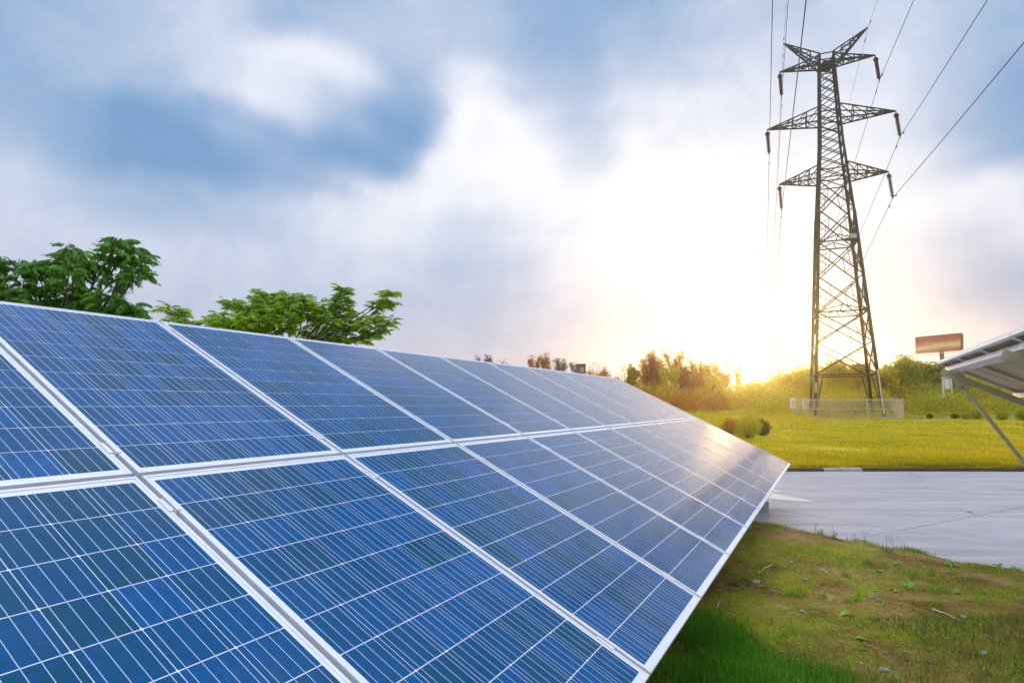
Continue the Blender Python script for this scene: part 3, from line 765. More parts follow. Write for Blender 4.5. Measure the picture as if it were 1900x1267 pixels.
# ------------------------------------------------------------------ fence round the pylon foot
M['fence_pale'] = simple('pale_rail_paint', (.68, .58, .40), .45, 0, .06, 4)
def make_fence():
    a = at(1478, 779, 68.5); b = at(1677, 777, 68.5); a.z = b.z = .10
    H = 2.15
    e = empty('metal_fence', (a+b)/2, 'low pale metal bar fence round the foot of the near pylon', 'fence')
    dx = (b-a).normalized(); dy = Vector((math.sin(.425), math.cos(.425), 0)); W_ = (b-a).length; Dp = 12.5
    c = b+dy*Dp; d = a+dy*Dp
    bar = MB(); bar.tube([(0, 0, .08), (0, 0, H-.05)], .023, 4, True); barm = bar.mesh('fence_bar', M['fence'])
    for p, q, nb, np_ in ((a, b, 72, 3), (b, c, 60, 3), (c, d, 72, 3), (d, a, 60, 3)):
        for k in range(nb):
            link('fence_bar', barm, e, p.lerp(q, (k+.5)/nb)-e.location)
        for k in range(np_):
            w = p.lerp(q, k/np_); mb = MB(); mb.beam(w-Vector((0, 0, .1)), w+Vector((0, 0, H+.08)), .07, .07, up=(0, 1, 0)); mb.tube([w+Vector((0, 0, H+.05)), w+Vector((0, 0, H+.24))], [.06, .02], 6); mb.build('fence_post', M['fence_pale'], e)
        for z, w in ((H, .07), (H*.52, .045), (.10, .05)):
            mb = MB(); mb.beam(p+Vector((0, 0, z)), q+Vector((0, 0, z)), w*1.3); mb.build('rail', M['fence_pale'], e)
    for px_, lab in ((1471.5, 'small white meter box on a post left of the pylon fence'), (1494, 'small white box inside the left end of the pylon fence')):
        p = at(px_, 779, 67.8 if px_ < 1480 else 70.5); p.z = .1
        t = empty('meter_box', p, lab, 'meter box')
        mb = MB(); mb.tube([p, p+Vector((0, 0, 2.2))], .05, 6); mb.build('post', M['fence'], t)
        mb = MB(); mb.box((p.x-.22, p.y-.15, 1.25), (p.x+.22, p.y+.12, 2.25)); mb.add([(p.x-.26, p.y-.2, 2.25), (p.x+.26, p.y-.2, 2.25), (p.x+.26, p.y+.17, 2.25), (p.x-.26, p.y+.17, 2.25), (p.x, p.y-.02, 2.42)], [(0, 1, 4), (1, 2, 4), (2, 3, 4), (3, 0, 4), (3, 2, 1, 0)])
        mb.build('box', M['white'], t)
        mb = MB(); mb.box((p.x-.17, p.y-.165, 1.33), (p.x+.17, p.y-.151, 2.17)); mb.build('door', M['fence'], t)
make_fence()

# ------------------------------------------------------------------ billboard
def picture_mat():
    m, T, p = new_mat('sunset_poster'); tc = T.node('ShaderNodeTexCoord'); s_ = T.node('ShaderNodeSeparateXYZ'); T.put(s_.inputs[0], tc.outputs['Generated'])
    nz = T.noise(tc.outputs['Generated'], 5, 6, .6, .5)
    z = T.math('ADD', s_.outputs[2], T.math('MULTIPLY', T.math('SUBTRACT', nz, .5), .35))
    z = T.math('ADD', z, T.math('MULTIPLY', T.math('SUBTRACT', s_.outputs[0], .6), -.12))
    c = T.ramp(z, [(0, (.55, .09, .02)), (.16, (.62, .22, .06)), (.30, (.72, .60, .48)), (.42, (.80, .62, .22)), (.55, (.66, .22, .07)), (.75, (.45, .06, .03)), (1, (.34, .05, .04))])
    T.put(p.inputs['Base Color'], c); p.inputs['Roughness'].default_value = .45; return m
M['poster'] = picture_mat()
M['board'] = simple('dark_red_board', (.18, .05, .035), .6, 0, .1, 2)
def billboard():
    dpt = 150.0
    tl, tr, br, bl = at(1699, 626.4, dpt*1.0), at(1783, 618.6, dpt*.93), at(1783.3, 648.6, dpt*.93), at(1700, 654.8, dpt)
    base = at(1741, 690, dpt*.965)+Vector((0, .5, 0)); base.z = hill_z(np.array(base.x), np.array(base.y)).item()
    e = empty('billboard', base, 'orange and red sunset picture billboard on a single pole above the bushes', 'billboard')
    dn = (tr-tl).cross(Vector((0, 0, 1))).normalized()*-1
    if dn.y < 0: dn = -dn
    mb = MB(); mb.hexa([bl, br, br+dn*.15, bl+dn*.15, tl, tr, tr+dn*.15, tl+dn*.15]); 
    me = mb.build('picture_panel', M['poster'], e)
    mb = MB()
    for p, q in ((tl, tr), (bl, br), (tl, bl), (tr, br)): mb.beam(p+dn*.1, q+dn*.1, .18, .3)
    mb.build('frame', M['board'], e)
    mb = MB(); o = dn*.3; k = dn*.75; mb.hexa([bl+o, br+o, br+k, bl+k, tl+o, tr+o, tr+k, tl+k]); mb.build('box_body', M['board'], e)
    mb = MB()
    w0, w1 = bl.lerp(br, .03)-Vector((0, 0, .5)), bl.lerp(br, 1.0)-Vector((0, 0, .5)); mb.beam(w0-dn*1.0, w1-dn*1.0, .8, .12); mb.build('catwalk', M['white'], e)
    for t in (.08, .3, .5, .7, .92):
        q = bl.lerp(br, t); mb = MB(); mb.beam(q-dn*1.3-Vector((0, 0, .45)), q+dn*.4-Vector((0, 0, .3)), .1); mb.build('bracket', M['white'], e)
    pb = bl.lerp(br, .50)+dn*1.2
    mb = MB(); mb.tube([(pb.x, pb.y, base.z-.5), (pb.x, pb.y, bl.z+.3)], .48, 12); mb.build('pole', M['board'], e, smooth=True)
billboard()
def notice_board():
    dpt = 82.0; a = at(1748.6, 700.5, dpt); b = at(1764.3, 700.5, dpt); lo = at(1756, 721.5, dpt).z
    g = hill_z(np.array(a.x), np.array(a.y)).item()
    e = empty('notice_board', ((a.x+b.x)/2, a.y, g), 'small white framed board standing among the bushes beside the right hand rack', 'sign')
    mb = MB(); mb.box((a.x+.22, a.y-.03, lo), (b.x-.22, a.y+.03, a.z-.12)); mb.build('board', M['white'], e)
    for x in (a.x, b.x): mb = MB(); mb.box((x-.07, a.y-.07, g-.2), (x+.07, a.y+.07, a.z)); mb.build('post', M['white'], e)
    mb = MB(); mb.box((a.x-.07, a.y-.06, a.z+.002), (b.x+.07, a.y+.06, a.z+.12)); mb.build('top_rail', M['white'], e)
notice_board()
def pipe():
    mb = MB(); p = [at(1683, 774, 73.0), at(1790, 774, 73.0), at(1860, 774, 73.0), at(2000, 774, 73.0)]
    for q in p: q.z = .26
    mb.tube([p[0], p[-1]], .10, 8); tag(mb.build('pipe', M['teal']), 'thin pale teal pipe lying along the foot of the scrub bank right of the fence', 'pipe')
pipe()
def small_building():
    dpt = 125.0; a = at(1071, 694, dpt); b = at(1087, 694, dpt); top = at(1080, 676.5, dpt).z; g = hill_z(np.array(a.x), np.array(a.y)).item()
    e = empty('water_tower_hut', ((a.x+b.x)/2, dpt+1.2, g), 'small brown hut on a tower block just above the array edge between the far trees', 'building')
    mb = MB(); mb.box((a.x, dpt, g-.3), (b.x, dpt+2.4, top)); mb.build('wall', M['brown_wall'], e)
    mb = MB(); mb.box((a.x-.12, dpt-.12, top), (b.x+.12, dpt+2.5, top+.16)); mb.build('roof', M['brown_wall'], e)
    w = b.x-a.x
    mb = MB(); mb.box((a.x+w*.33, dpt-.06, top-1.5), (b.x-w*.22, dpt-.01, top-.45)); mb.build('window', M['pane'], e)
small_building()
# ------------------------------------------------------------------ vegetation
G_DARK = [(0, (.02, .09, .008)), (.5, (.08, .26, .012)), (1, (.26, .50, .02))]
G_LIGHT = [(0, (.06, .16, .006)), (.5, (.26, .46, .010)), (1, (.56, .68, .02))]
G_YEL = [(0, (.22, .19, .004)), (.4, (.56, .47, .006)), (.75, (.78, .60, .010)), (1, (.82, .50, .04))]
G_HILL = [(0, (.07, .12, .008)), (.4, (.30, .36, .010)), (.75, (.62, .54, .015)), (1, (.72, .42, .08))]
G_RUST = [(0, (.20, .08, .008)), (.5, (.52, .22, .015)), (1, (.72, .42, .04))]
G_OLIVE = [(0, (.05, .06, .012)), (.5, (.11, .12, .02)), (1, (.20, .17, .03))]
M['leaf_dark'] = leaf_mat('dark_green_leaves', G_DARK, .4, .30, 1.2, (1.1, 1.3, .4, 1))
M['leaf_light'] = leaf_mat('light_green_leaves', G_LIGHT, .45, .38, 1.2, (1.15, 1.25, .4, 1))
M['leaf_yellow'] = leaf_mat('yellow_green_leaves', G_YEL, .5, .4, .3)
M['leaf_hill'] = leaf_mat('hill_leaves', G_HILL, .5, .4, .12)
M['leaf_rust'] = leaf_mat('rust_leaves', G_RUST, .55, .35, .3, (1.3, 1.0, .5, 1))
M['leaf_olive'] = leaf_mat('olive_leaves', G_OLIVE, .55, .3, .3, (1.2, 1.1, .5, 1))
M['grass'] = leaf_mat('fresh_grass', [(0, (.10, .12, .008)), (.4, (.18, .32, .012)), (.8, (.34, .56, .02)), (1, (.66, .60, .16))], .5, .35, 1.5, (1.1, 1.25, .4, 1))
M['grass_dull'] = leaf_mat('dull_mixed_grass', [(0, (.07, .09, .015)), (.4, (.15, .20, .03)), (.75, (.30, .33, .08)), (1, (.55, .48, .26))], .6, .3, 2.5, (1.05, 1.1, .6, 1))
M['grass_shaded'] = leaf_mat('lush_grass_with_shade', [(0, (.03, .12, .010)), (.5, (.08, .28, .015)), (1, (.34, .50, .05))], .5, .35, 1.5, (1.0, 1.3, .4, 1))  # lush green, darkened to carry the shade beside the array
M['moss'] = leaf_mat('low_moss_clover', [(0, (.07, .08, .006)), (.5, (.26, .26, .012)), (1, (.50, .44, .04))], .7, .3, 2.2)
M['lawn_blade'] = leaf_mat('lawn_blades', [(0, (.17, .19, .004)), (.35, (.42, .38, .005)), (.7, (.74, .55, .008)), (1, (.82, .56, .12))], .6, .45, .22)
M['weed'] = leaf_mat('bright_weed_leaf', [(0, (.12, .36, .03)), (1, (.30, .66, .08))], .4, .3, 3)
M['litter'] = leaf_mat('dry_litter', [(0, (.13, .08, .035)), (.5, (.34, .24, .12)), (1, (.70, .60, .42))], .8, .1, 6, (1, 1, 1, 1))

rg = np.random.default_rng(11)
def leaf_cloud(centers, sizes, rng, aspect=.5, flat=.0):
    """one rhombic leaf (two triangles folded on the midrib) per centre"""
    n = len(centers); d = rng.normal(size=(n, 3)); d[:, 2] = d[:, 2]*.7-.15; d /= np.linalg.norm(d, axis=1)[:, None]
    e = rng.normal(size=(n, 3)); s_ = np.cross(d, e); s_ /= np.linalg.norm(s_, axis=1)[:, None]; up = np.cross(d, s_)
    L = sizes[:, None]
    a = centers-d*L*.5; b = centers+d*L*.5; m1 = centers+s_*L*aspect*.5+up*L*.08; m2 = centers-s_*L*aspect*.5+up*L*.08
    V = np.stack([a, m1, b, m2], 1).reshape(-1, 3); i = np.arange(n)*4
    F = np.stack([np.stack([i, i+1, i+2], -1), np.stack([i, i+2, i+3], -1)], 1).reshape(-1, 3)
    return V, F
def cloud_mesh(name, c, s_, mat, origin=(0, 0, 0), aspect=.5):
    V, F = leaf_cloud(np.asarray(c, float), np.asarray(s_, float), rg, aspect)
    return np_mesh(name, V-np.array(origin), F, mat)

def frond(npair, L, ll, droop, rng, wid=.32):
    hang = 1.0 if droop > 1 else .62
    """compound leaf along +x: arching stalk with hanging pointed leaflets"""
    V = []; F = []
    def P_(t): return np.array([L*t*(1-.12*t*droop), 0, .10*L*math.sin(t*2.2)-droop*.42*L*t*t])
    pr = .006*L/.4
    for k in range(4):
        a, b = P_(k/4), P_((k+1)/4); i = len(V)
        V += [a+[0, pr, 0], a-[0, pr, 0], b-[0, pr*.7, 0], b+[0, pr*.7, 0]]; F += [(i, i+1, i+2), (i, i+2, i+3)]
    for k in range(npair*2+1):
        t = .16+.84*(k//2)/npair if k < npair*2 else 1.0
        sg = 1 if k % 2 else -1
        o = P_(t); l = ll*(.75+.45*math.sin(min(t, .95)*3.0))*rng.uniform(.85, 1.12)
        if k == npair*2: d = np.array([.8, 0, -.5])
        else: d = np.array([.42, sg*(.55+rng.uniform(-.12, .12)), -hang*droop-rng.uniform(0, .25)])
        d = d/np.linalg.norm(d); s_ = np.cross(d, [0, sg*.3, 1]); s_ /= np.linalg.norm(s_)+1e-9; s_ *= l*wid*.5
        m_ = o+d*l*.42; i = len(V); f = np.array([0, 0, -.06*l])
        V += [o, m_+s_, m_-s_, o+d*l+f]; F += [(i, i+1, i+2), (i+1, i+3, i+2)]
    return np.array(V), np.array(F)
def joined(name, tmpl, mats, mat, parent):
    Vs = []; Fs = []; b = 0
    for (V, F), m in zip(tmpl, mats):
        A = np.array(m); W_ = V@A[:3, :3].T+A[:3, 3]; Vs.append(W_); Fs.append(F+b); b += len(V)
    if not Vs: return None
    return link(name, np_mesh(name, np.concatenate(Vs), np.concatenate(Fs), mat), parent)
def leafy_tree(name, label, base, fork, clusters, depth, leafmat, bark, fl, pairs, droop, seed, wid=.32, nleaf=240, stray=()):
    rng = np.random.default_rng(seed); rnd = random.Random(seed)
    e = empty(name, base, label, 'tree')
    mpp = depth/1151.65
    mb = MB(); fork = Vector(fork); b0 = Vector(base)
    mb.tube([b0-Vector((0, 0, .2)), b0.lerp(fork, .5)+Vector((.1, 0, 0)), fork], [.13, .10, .08], 8); mb.build('trunk', bark, e)
    tm = [frond(pairs+rnd.randint(-1, 1), fl*rnd.uniform(.85, 1.2), fl*(.37 if droop > 1 else .32), droop*rnd.uniform(.8, 1.25), rng, wid) for _ in range(6)]
    tmesh = [np_mesh('leaf', V, F, leafmat) for V, F in tm]
    place = []
    mbb = MB()
    for px_, py_, rp, cnt in clusters:
        c = at(px_, py_, depth); r = rp*mpp; c.y += rnd.uniform(-1.0, 1.0)*min(1, r*2)
        st = fork.lerp(c, .08); mid = fork.lerp(c, .55)+Vector((rnd.uniform(-.2, .2), rnd.uniform(-.2, .2), -.12))
        lb = MB(); lb.tube([st, mid, c], [.03, .018, .009], 6); lb.build('limb', bark, e)
        ntw = max(3, cnt//6)
        for q in range(ntw):
            v = Vector(rng.normal(size=3)); v.normalize(); v.z = v.z*.85+.12; tip = c+Vector((v.x*r, v.y*r*1.0, v.z*r*.95))
            s0 = mid.lerp(c, rnd.uniform(.4, 1)); mbb.tube([s0, s0.lerp(tip, .6)+Vector((0, 0, .04)), tip], [.014, .010, .005], 4, False)
            for w in range(max(2, int((1.05 if droop > 1 else 1.5)*cnt)//ntw)):
                t = rnd.uniform(.35, 1.0); o = s0.lerp(tip, t); az = rnd.uniform(0, 6.283)
                outw = (tip-c); 
                if outw.length > .01 and rnd.random() < .6: az = math.atan2(outw.y, outw.x)+rnd.uniform(-1, 1)
                pit = rnd.uniform(-.55, .25); rol = rnd.uniform(-.35, .35)
                m = Matrix.Translation(o-b0) @ Matrix.Rotation(az, 4, 'Z') @ Matrix.Rotation(pit, 4, 'Y') @ Matrix.Rotation(rol, 4, 'X') @ Matrix.Scale(rnd.uniform(.75, 1.15), 4)
                place.append((o.z+.6*abs(v.x), rnd.randrange(6), m))
    mbb.build('twigs', bark, e)['kind'] = 'stuff'
    place.sort(key=lambda t: -t[0])
    for _, k, m in place[:nleaf]:
        o = link('leaf', tmesh[k], e); o.matrix_local = m
    f = joined('foliage', [tm[k] for _, k, m in place[nleaf:]], [m for _, k, m in place[nleaf:]], leafmat, e)
    if f: f['kind'] = 'stuff'
    return e

d1 = 12.5
leafy_tree('leafy_tree', 'dark green tree with long drooping compound leaves behind the upper left array edge', (*at(120, 700, d1).xy, .1), at(130, 640, d1),
    [(236, 446, 9, 20), (226, 452, 14, 26), (216, 470, 24, 40), (250, 478, 24, 44), (190, 486, 22, 40), (266, 492, 9, 16), (262, 510, 10, 18), (128, 466, 20, 40), (105, 484, 22, 40), (28, 486, 14, 24), (150, 500, 22, 36), (52, 492, 18, 24),
     (78, 515, 26, 40), (200, 525, 20, 24), (160, 530, 28, 44), (110, 545, 32, 60), (60, 548, 34, 64), (20, 535, 26, 46), (215, 556, 30, 56), (255, 574, 24, 40), (278, 584, 12, 18), (235, 585, 26, 44), (150, 570, 36, 70),
     (90, 575, 34, 70), (30, 572, 34, 70), (190, 590, 30, 60), (4, 505, 18, 30), (120, 620, 60, 60), (40, 640, 60, 50), (200, 630, 50, 50), (-40, 540, 40, 60), (-60, 500, 30, 40)], d1, M['leaf_dark'], M['bark'], .31, 6, 1.15, 5, .36, 290)
d2 = 17.0
leafy_tree('leafy_tree', 'lighter green tree with fine leaves and two upright shoots left of centre', (*at(520, 720, d2).xy, .1), at(530, 672, d2),
    [(322, 574, 18, 26), (345, 590, 22, 36), (385, 590, 20, 34), (425, 570, 22, 40), (415, 595, 28, 54), (455, 562, 24, 50), (470, 590, 32, 80), (508, 565, 26, 64), (500, 600, 34, 90),
     (545, 568, 26, 60), (545, 600, 36, 90), (590, 575, 26, 56), (585, 610, 34, 84), (625, 590, 24, 50), (625, 620, 28, 60), (655, 600, 20, 36), (665, 622, 20, 36), (692, 595, 16, 30), (712, 590, 14, 26), (715, 612, 12, 18), (450, 610, 30, 80), (420, 650, 50, 50), (520, 660, 60, 60), (620, 660, 50, 50),
     (492, 546, 10, 20), (480, 538, 6, 14), (640, 540, 5, 22), (639, 553, 6, 22), (638, 567, 8, 24), (640, 582, 11, 26), (725, 545, 4, 20), (722, 556, 6, 22), (718, 569, 9, 26), (505, 552, 12, 24), (425, 560, 12, 20), (575, 560, 14, 26), (610, 572, 14, 26), (540, 550, 9, 10), (560, 548, 8, 10)], d2, M['leaf_light'], M['bark'], .30, 6, .75, 9, .46, 290)

def far_tree(label, px_, ytop, depth, wpx, kind, seed, ybase=None, name='far_tree', limbs=9, leaf=.42, dens=1.0, group='trees beyond the array and the meadow'):
    """kind: 'spire' ascending limbs with clumps and gaps, 'round' bushy, 'airy' thin"""
    rng = np.random.default_rng(seed); rnd = random.Random(seed)
    top = at(px_, ytop, depth); g = ground_z(top.x, top.y)
    base = Vector((top.x, depth, g)); H = top.z-g; W_ = wpx/1151.65*depth/2
    e = empty(name, base, label, 'tree', group)
    bark = M['bark_far'] if kind[1] == M['leaf_rust'] else M['bark']
    mb = MB(); mb.tube([(0, 0, -.3), (rnd.uniform(-.2, .2), 0, H*.5), (0, 0, H*.86)], [H*.014+.05, H*.010+.03, .03], 6); mb.build('trunk', bark, e, local=True)
    C_ = []; S_ = []; lb = MB()
    shape = kind[0]
    for k in range(limbs):
        t = rnd.uniform(.30, .82) if shape != 'round' else rnd.uniform(.2, .7)
        az = rnd.uniform(0, 6.283)
        rr = W_*rnd.uniform(.35, 1.0)*(1-.45*max(0, t-.4)) if shape != 'round' else W_*rnd.uniform(.5, .95)
        zt = H*(t+rnd.uniform(.10, .20)) if shape != 'round' else H*min(.93, t+rnd.uniform(.08, .3))
        tip = Vector((math.cos(az)*rr, math.sin(az)*rr, min(zt, H*.97))); st = Vector((0, 0, H*t*.8))
        lb.tube([st, st.lerp(tip, .5)+Vector((0, 0, -.02*H)), tip], [.07, .045, .02], 4, False)
        ncl = 3 if shape == 'spire' else 4
        for q in range(ncl):
            c = st.lerp(tip, .45+.55*(q+1)/ncl); r = (.55 if shape != 'round' else .95)*W_*rnd.uniform(.28, .5)
            n = int((46 if shape == 'airy' else 80)*dens*rnd.uniform(.7, 1.2))
            p = rng.normal(size=(n, 3))*np.array([r, r, r*(1.5 if shape == 'spire' else .8)])*.55+np.array(c)
            C_.append(p); S_.append(rng.uniform(.6, 1.2, n)*leaf)
    for q in range(5 if shape != 'round' else 3):
        c = np.array([rnd.uniform(-.2, .2)*W_, rnd.uniform(-.2, .2)*W_, H*(.99-.07*q)]); r = W_*.22*(1+q*.35); n = int(36*dens)
        C_.append(rng.normal(size=(n, 3))*np.array([r, r, H*.03])+c); S_.append(rng.uniform(.6, 1.1, n)*leaf)
    lb.build('limbs', bark, e, local=True)
    C_ = np.concatenate(C_); C_[:, 2] = np.minimum(C_[:, 2], H*1.01)
    me = cloud_mesh('crown', C_, np.concatenate(S_), kind[1]); link('crown', me, e)
    return e
LR, LY, LO, LG = M['leaf_rust'], M['leaf_yellow'], M['leaf_olive'], M['leaf_hill']
FT = [
 ('small brown tree tip just showing over the array edge near its middle', 884, 661, 118, 14, ('airy', LO)),
 ('small feathery tree tip over the array edge right of the middle', 903, 658, 122, 16, ('airy', LO)),
 ('tiny dark bush top on the array edge left of the russet spires', 932, 669, 118, 22, ('round', LO)),
 ('russet tree with three pointed plumes above the array edge, left one', 992, 660, 115, 18, ('spire', LR)),
 ('tallest russet plume tree above the array edge left of the hut', 1013, 655, 116, 22, ('spire', LR)),
 ('open twiggy tree above the array edge just left of the brown hut', 1040, 665, 118, 28, ('airy', LO)),
 ('thin twiggy tree touching the left side of the brown hut', 1066, 672, 128, 16, ('airy', LO)),
 ('rounded brown tree just right of the hut', 1106, 674, 118, 24, ('round', LR)),
 ('low brown bushy tree between hut and the array corner', 1128, 690, 112, 26, ('round', LR)),
 ('green pointed tree at the far top corner of the array', 1159, 681, 100, 22, ('spire', LG)),
 ('thin tree with a red brown top beside the array corner', 1172, 674, 118, 14, ('airy', LR)),
 ('tall airy orange poplar, leftmost of the orange group', 1200, 660, 125, 30, ('airy', LR)),
 ('orange poplar with pointed top in the orange group', 1208, 652, 122, 22, ('spire', LR)),
 ('tall gappy orange poplar beside the highest one', 1228, 657, 124, 30, ('airy', LR)),
 ('highest orange poplar of the group, with a broad airy top', 1246, 647, 122, 34, ('airy', LR)),
 ('dense orange poplar right behind the highest one', 1262, 652, 124, 24, ('spire', LR)),
 ('dense orange pointed tree in the middle of the orange group', 1282, 665, 122, 24, ('spire', LR)),
 ('rounded orange tree near the sun glow', 1301, 670, 120, 22, ('round', LR)),
 ('airy tree half dissolved in the sun glow', 1322, 667, 130, 28, ('airy', LR)),
 ('pale airy tree at the left edge of the sun glow', 1340, 666, 132, 28, ('airy', LR)),
 ('narrow pale tree touching the sun glow', 1368, 673, 135, 10, ('airy', LY)),
]
for i, (lab, px_, yt, dp, w, kd) in enumerate(FT):
    far_tree(lab, px_, yt, dp, w*1.75, kd, 40+i, limbs=13 if kd[0] != 'airy' else 20, leaf=.34 if kd[0] != 'airy' else .30, dens=.8 if kd[0] != 'airy' else .62)
_r = random.Random(77); PL = ['behind the leftmost orange poplars', 'between the two leftmost poplar crowns', 'just left of the highest poplar', 'behind the highest poplar', 'right of the highest poplar', 'left of the dense pointed tree', 'behind the dense pointed tree', 'between the pointed and the rounded tree', 'behind the rounded orange tree', 'left of the half dissolved tree', 'between the two palest trees', 'in front of the palest tree']
for i in range(12):
    far_tree('low airy orange tree '+PL[i], 1178+i*14.5, _r.uniform(666, 690), _r.uniform(112, 140), _r.uniform(26, 44), (_r.choice(['airy', 'round']), _r.choice([LR, LR, LY])), 140+i, limbs=16, leaf=.30, dens=.8)
# trees standing out of the scrub behind and right of the pylon
BT = [
 ('yellow bush tree seen through the left legs of the pylon', 1555, 668, 96, 46, ('round', LY)),
 ('yellow bush tree seen through the right legs of the pylon', 1592, 676, 98, 40, ('round', LY)),
 ('low yellow bush tree left of the pylon feet', 1500, 700, 95, 40, ('round', LY)),
 ('tallest green tree of the scrub right of the pylon', 1668, 660, 96, 60, ('round', LG)),
 ('green tree with wispy twigs left of the billboard', 1700, 670, 100, 50, ('round', LG)),
 ('green tree in front of the billboard pole', 1733, 672, 98, 46, ('round', LG)),
 ('green tree beside the end of the right hand array', 1765, 682, 96, 40, ('round', LG)),
 ('bushy yellow tree just right of the pylon feet', 1640, 686, 92, 34, ('round', LY)),
]
for i, (lab, px_, yt, dp, w, kd) in enumerate(BT):
    far_tree(lab, px_, yt, dp, w, kd, 90+i, limbs=16, leaf=.34, dens=1.5, group='trees on the scrub bank')

def thicket(name, label, cat, spots, mat, leaf, per, aspect=.5):
    C_ = []; S_ = []
    for x, y, r, h in spots:
        g = ground_z(x, y); n = int(per*r)
        a = rg.normal(size=(n, 3)); a /= np.linalg.norm(a, axis=1)[:, None]; a *= (rg.uniform(.35, 1, n)**.5)[:, None]
        lump = 1+.22*np.sin(a[:, 0]*5+x)+.18*np.sin(a[:, 2]*7+y)
        p = a*np.array([r, r, h])*lump[:, None]; p[:, 2] = np.abs(p[:, 2]); C_.append(p+np.array([x, y, g])); S_.append(rg.uniform(.55, 1.25, n)*leaf)
    me = cloud_mesh(name, np.concatenate(C_), np.concatenate(S_), mat, aspect=aspect)
    return tag(link(name, me), label, cat, kind='stuff')
def scatter(n, pxr, dr, rr, hr, seed):
    r_ = random.Random(seed); out = []
    for _ in range(n):
        dp = r_.uniform(*dr); px_ = r_.uniform(*pxr); x = (px_-950)/1151.65*dp; r = r_.uniform(*rr); out.append((x, dp, r, r*r_.uniform(*hr)))
    return out
thicket('undergrowth', 'mass of green and yellow scrub covering the bank right of the pylon', 'undergrowth', scatter(250, (1600, 2080), (75, 116), (.8, 2.3), (.9, 1.5), 1), LG, .30, 210)
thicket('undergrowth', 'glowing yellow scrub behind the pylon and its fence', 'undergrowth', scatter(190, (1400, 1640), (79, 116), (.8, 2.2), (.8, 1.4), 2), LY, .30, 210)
thicket('undergrowth', 'green scrub clump around the posts of the little white notice board', 'undergrowth', [(at(x_, 740, 79.5).x, 79.5+(x_%3)*.4, .9, 2.5+(x_%5)*.12) for x_ in range(1738, 1786, 7)], LG, .26, 300)
thicket('weeds', 'rough yellow weeds along the foot of the scrub bank', 'weeds', scatter(300, (1420, 2060), (72.5, 80), (.35, .9), (.8, 1.5), 3), LY, .18, 260, .3)
thicket('weeds', 'rusty dry weeds dotted over the scrub bank', 'weeds', scatter(90, (1640, 1980), (78, 92), (.4, .9), (1., 1.8), 4), LR, .16, 260, .3)
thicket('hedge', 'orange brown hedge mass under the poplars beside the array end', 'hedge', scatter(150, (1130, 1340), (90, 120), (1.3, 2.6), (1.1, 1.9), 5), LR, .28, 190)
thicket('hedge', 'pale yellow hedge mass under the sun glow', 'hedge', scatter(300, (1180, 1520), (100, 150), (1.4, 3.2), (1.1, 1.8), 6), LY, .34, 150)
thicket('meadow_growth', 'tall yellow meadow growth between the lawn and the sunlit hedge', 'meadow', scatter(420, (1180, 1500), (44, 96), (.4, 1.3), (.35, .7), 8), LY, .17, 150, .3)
thicket('distant_wood', 'low distant wood along the horizon', 'wood', [(random.Random(i).uniform(-330, 560), random.Random(i+999).uniform(180, 330), random.Random(i+5).uniform(4, 8), random.Random(i+7).uniform(4, 9)) for i in range(230)], LO, 1.4, 22)

# clipped round shrubs --------------------------------------------------------
def shrub(label, px_, ybase, rpx, seed, mat, squash=.95):
    depth = (CAM_Z-.12)/((ybase-750.4)/1151.65); x = (px_-950)/1151.65*depth; r = rpx/1151.65*depth
    rng = np.random.default_rng(seed)
    e = empty('round_shrub', (x, depth, .12), label, 'shrub', 'round shrubs on the lawn')
    mb = MB()
    for k in range(7):
        a = k*.9; mb.tube([(0, 0, -.05), (math.cos(a)*r*.3, math.sin(a)*r*.3, r*.5), (math.cos(a)*r*.6, math.sin(a)*r*.6, r*1.1)], [.03, .02, .008], 5)
    mb.build('stems', M['bark'], e, local=True)
    n = 5000; a = rng.normal(size=(n, 3)); a /= np.linalg.norm(a, axis=1)[:, None]; rad = rng.uniform(.25, 1.03, n)**.5
    lump = 1+.10*np.sin(a[:, 0]*7+seed)+.14*np.sin(a[:, 2]*9+a[:, 1]*6+seed*2)
    p = a*(rad*lump)[:, None]*np.array([r, r, r*squash])+np.array([0, 0, r*squash*.98])
    link('foliage', cloud_mesh('foliage', p, rng.uniform(.6, 1.2, n)*max(.05, r*.12), mat), e)
shrub('larger round shrub on the lawn beside the slanting far edge of the array', 1384, 812, 22, 1, M['leaf_hill'])
shrub('darker small shrub immediately right of the larger round one beside the array', 1411, 808, 13, 2, M['leaf_olive'], 1.2)
shrub('low shrub tucked against the array edge left of the larger round one', 1352, 806, 16, 3, M['leaf_rust'])
shrub('small dark round shrub in front of the scrub, left one of a touching pair', 1786, 777.5, 9, 4, M['leaf_hill'], .8)
shrub('small yellow green shrub, right one of a touching pair in front of the scrub', 1806, 777.5, 11, 5, M['leaf_hill'])
shrub('small round shrub seen left behind the slanting brace of the right rack', 1853, 779, 10, 6, M['leaf_hill'], .8)
shrub('round shrub at the right photo edge in front of the scrub', 1893, 779.5, 13, 7, M['leaf_hill'], .8)
shrub('lowest little shrub between the fence corner and the touching pair', 1766, 776.5, 7, 8, M['leaf_olive'], .7)
shrub('tiny dark shrub just right of the fence corner', 1720, 776.5, 5, 9, M['leaf_olive'])

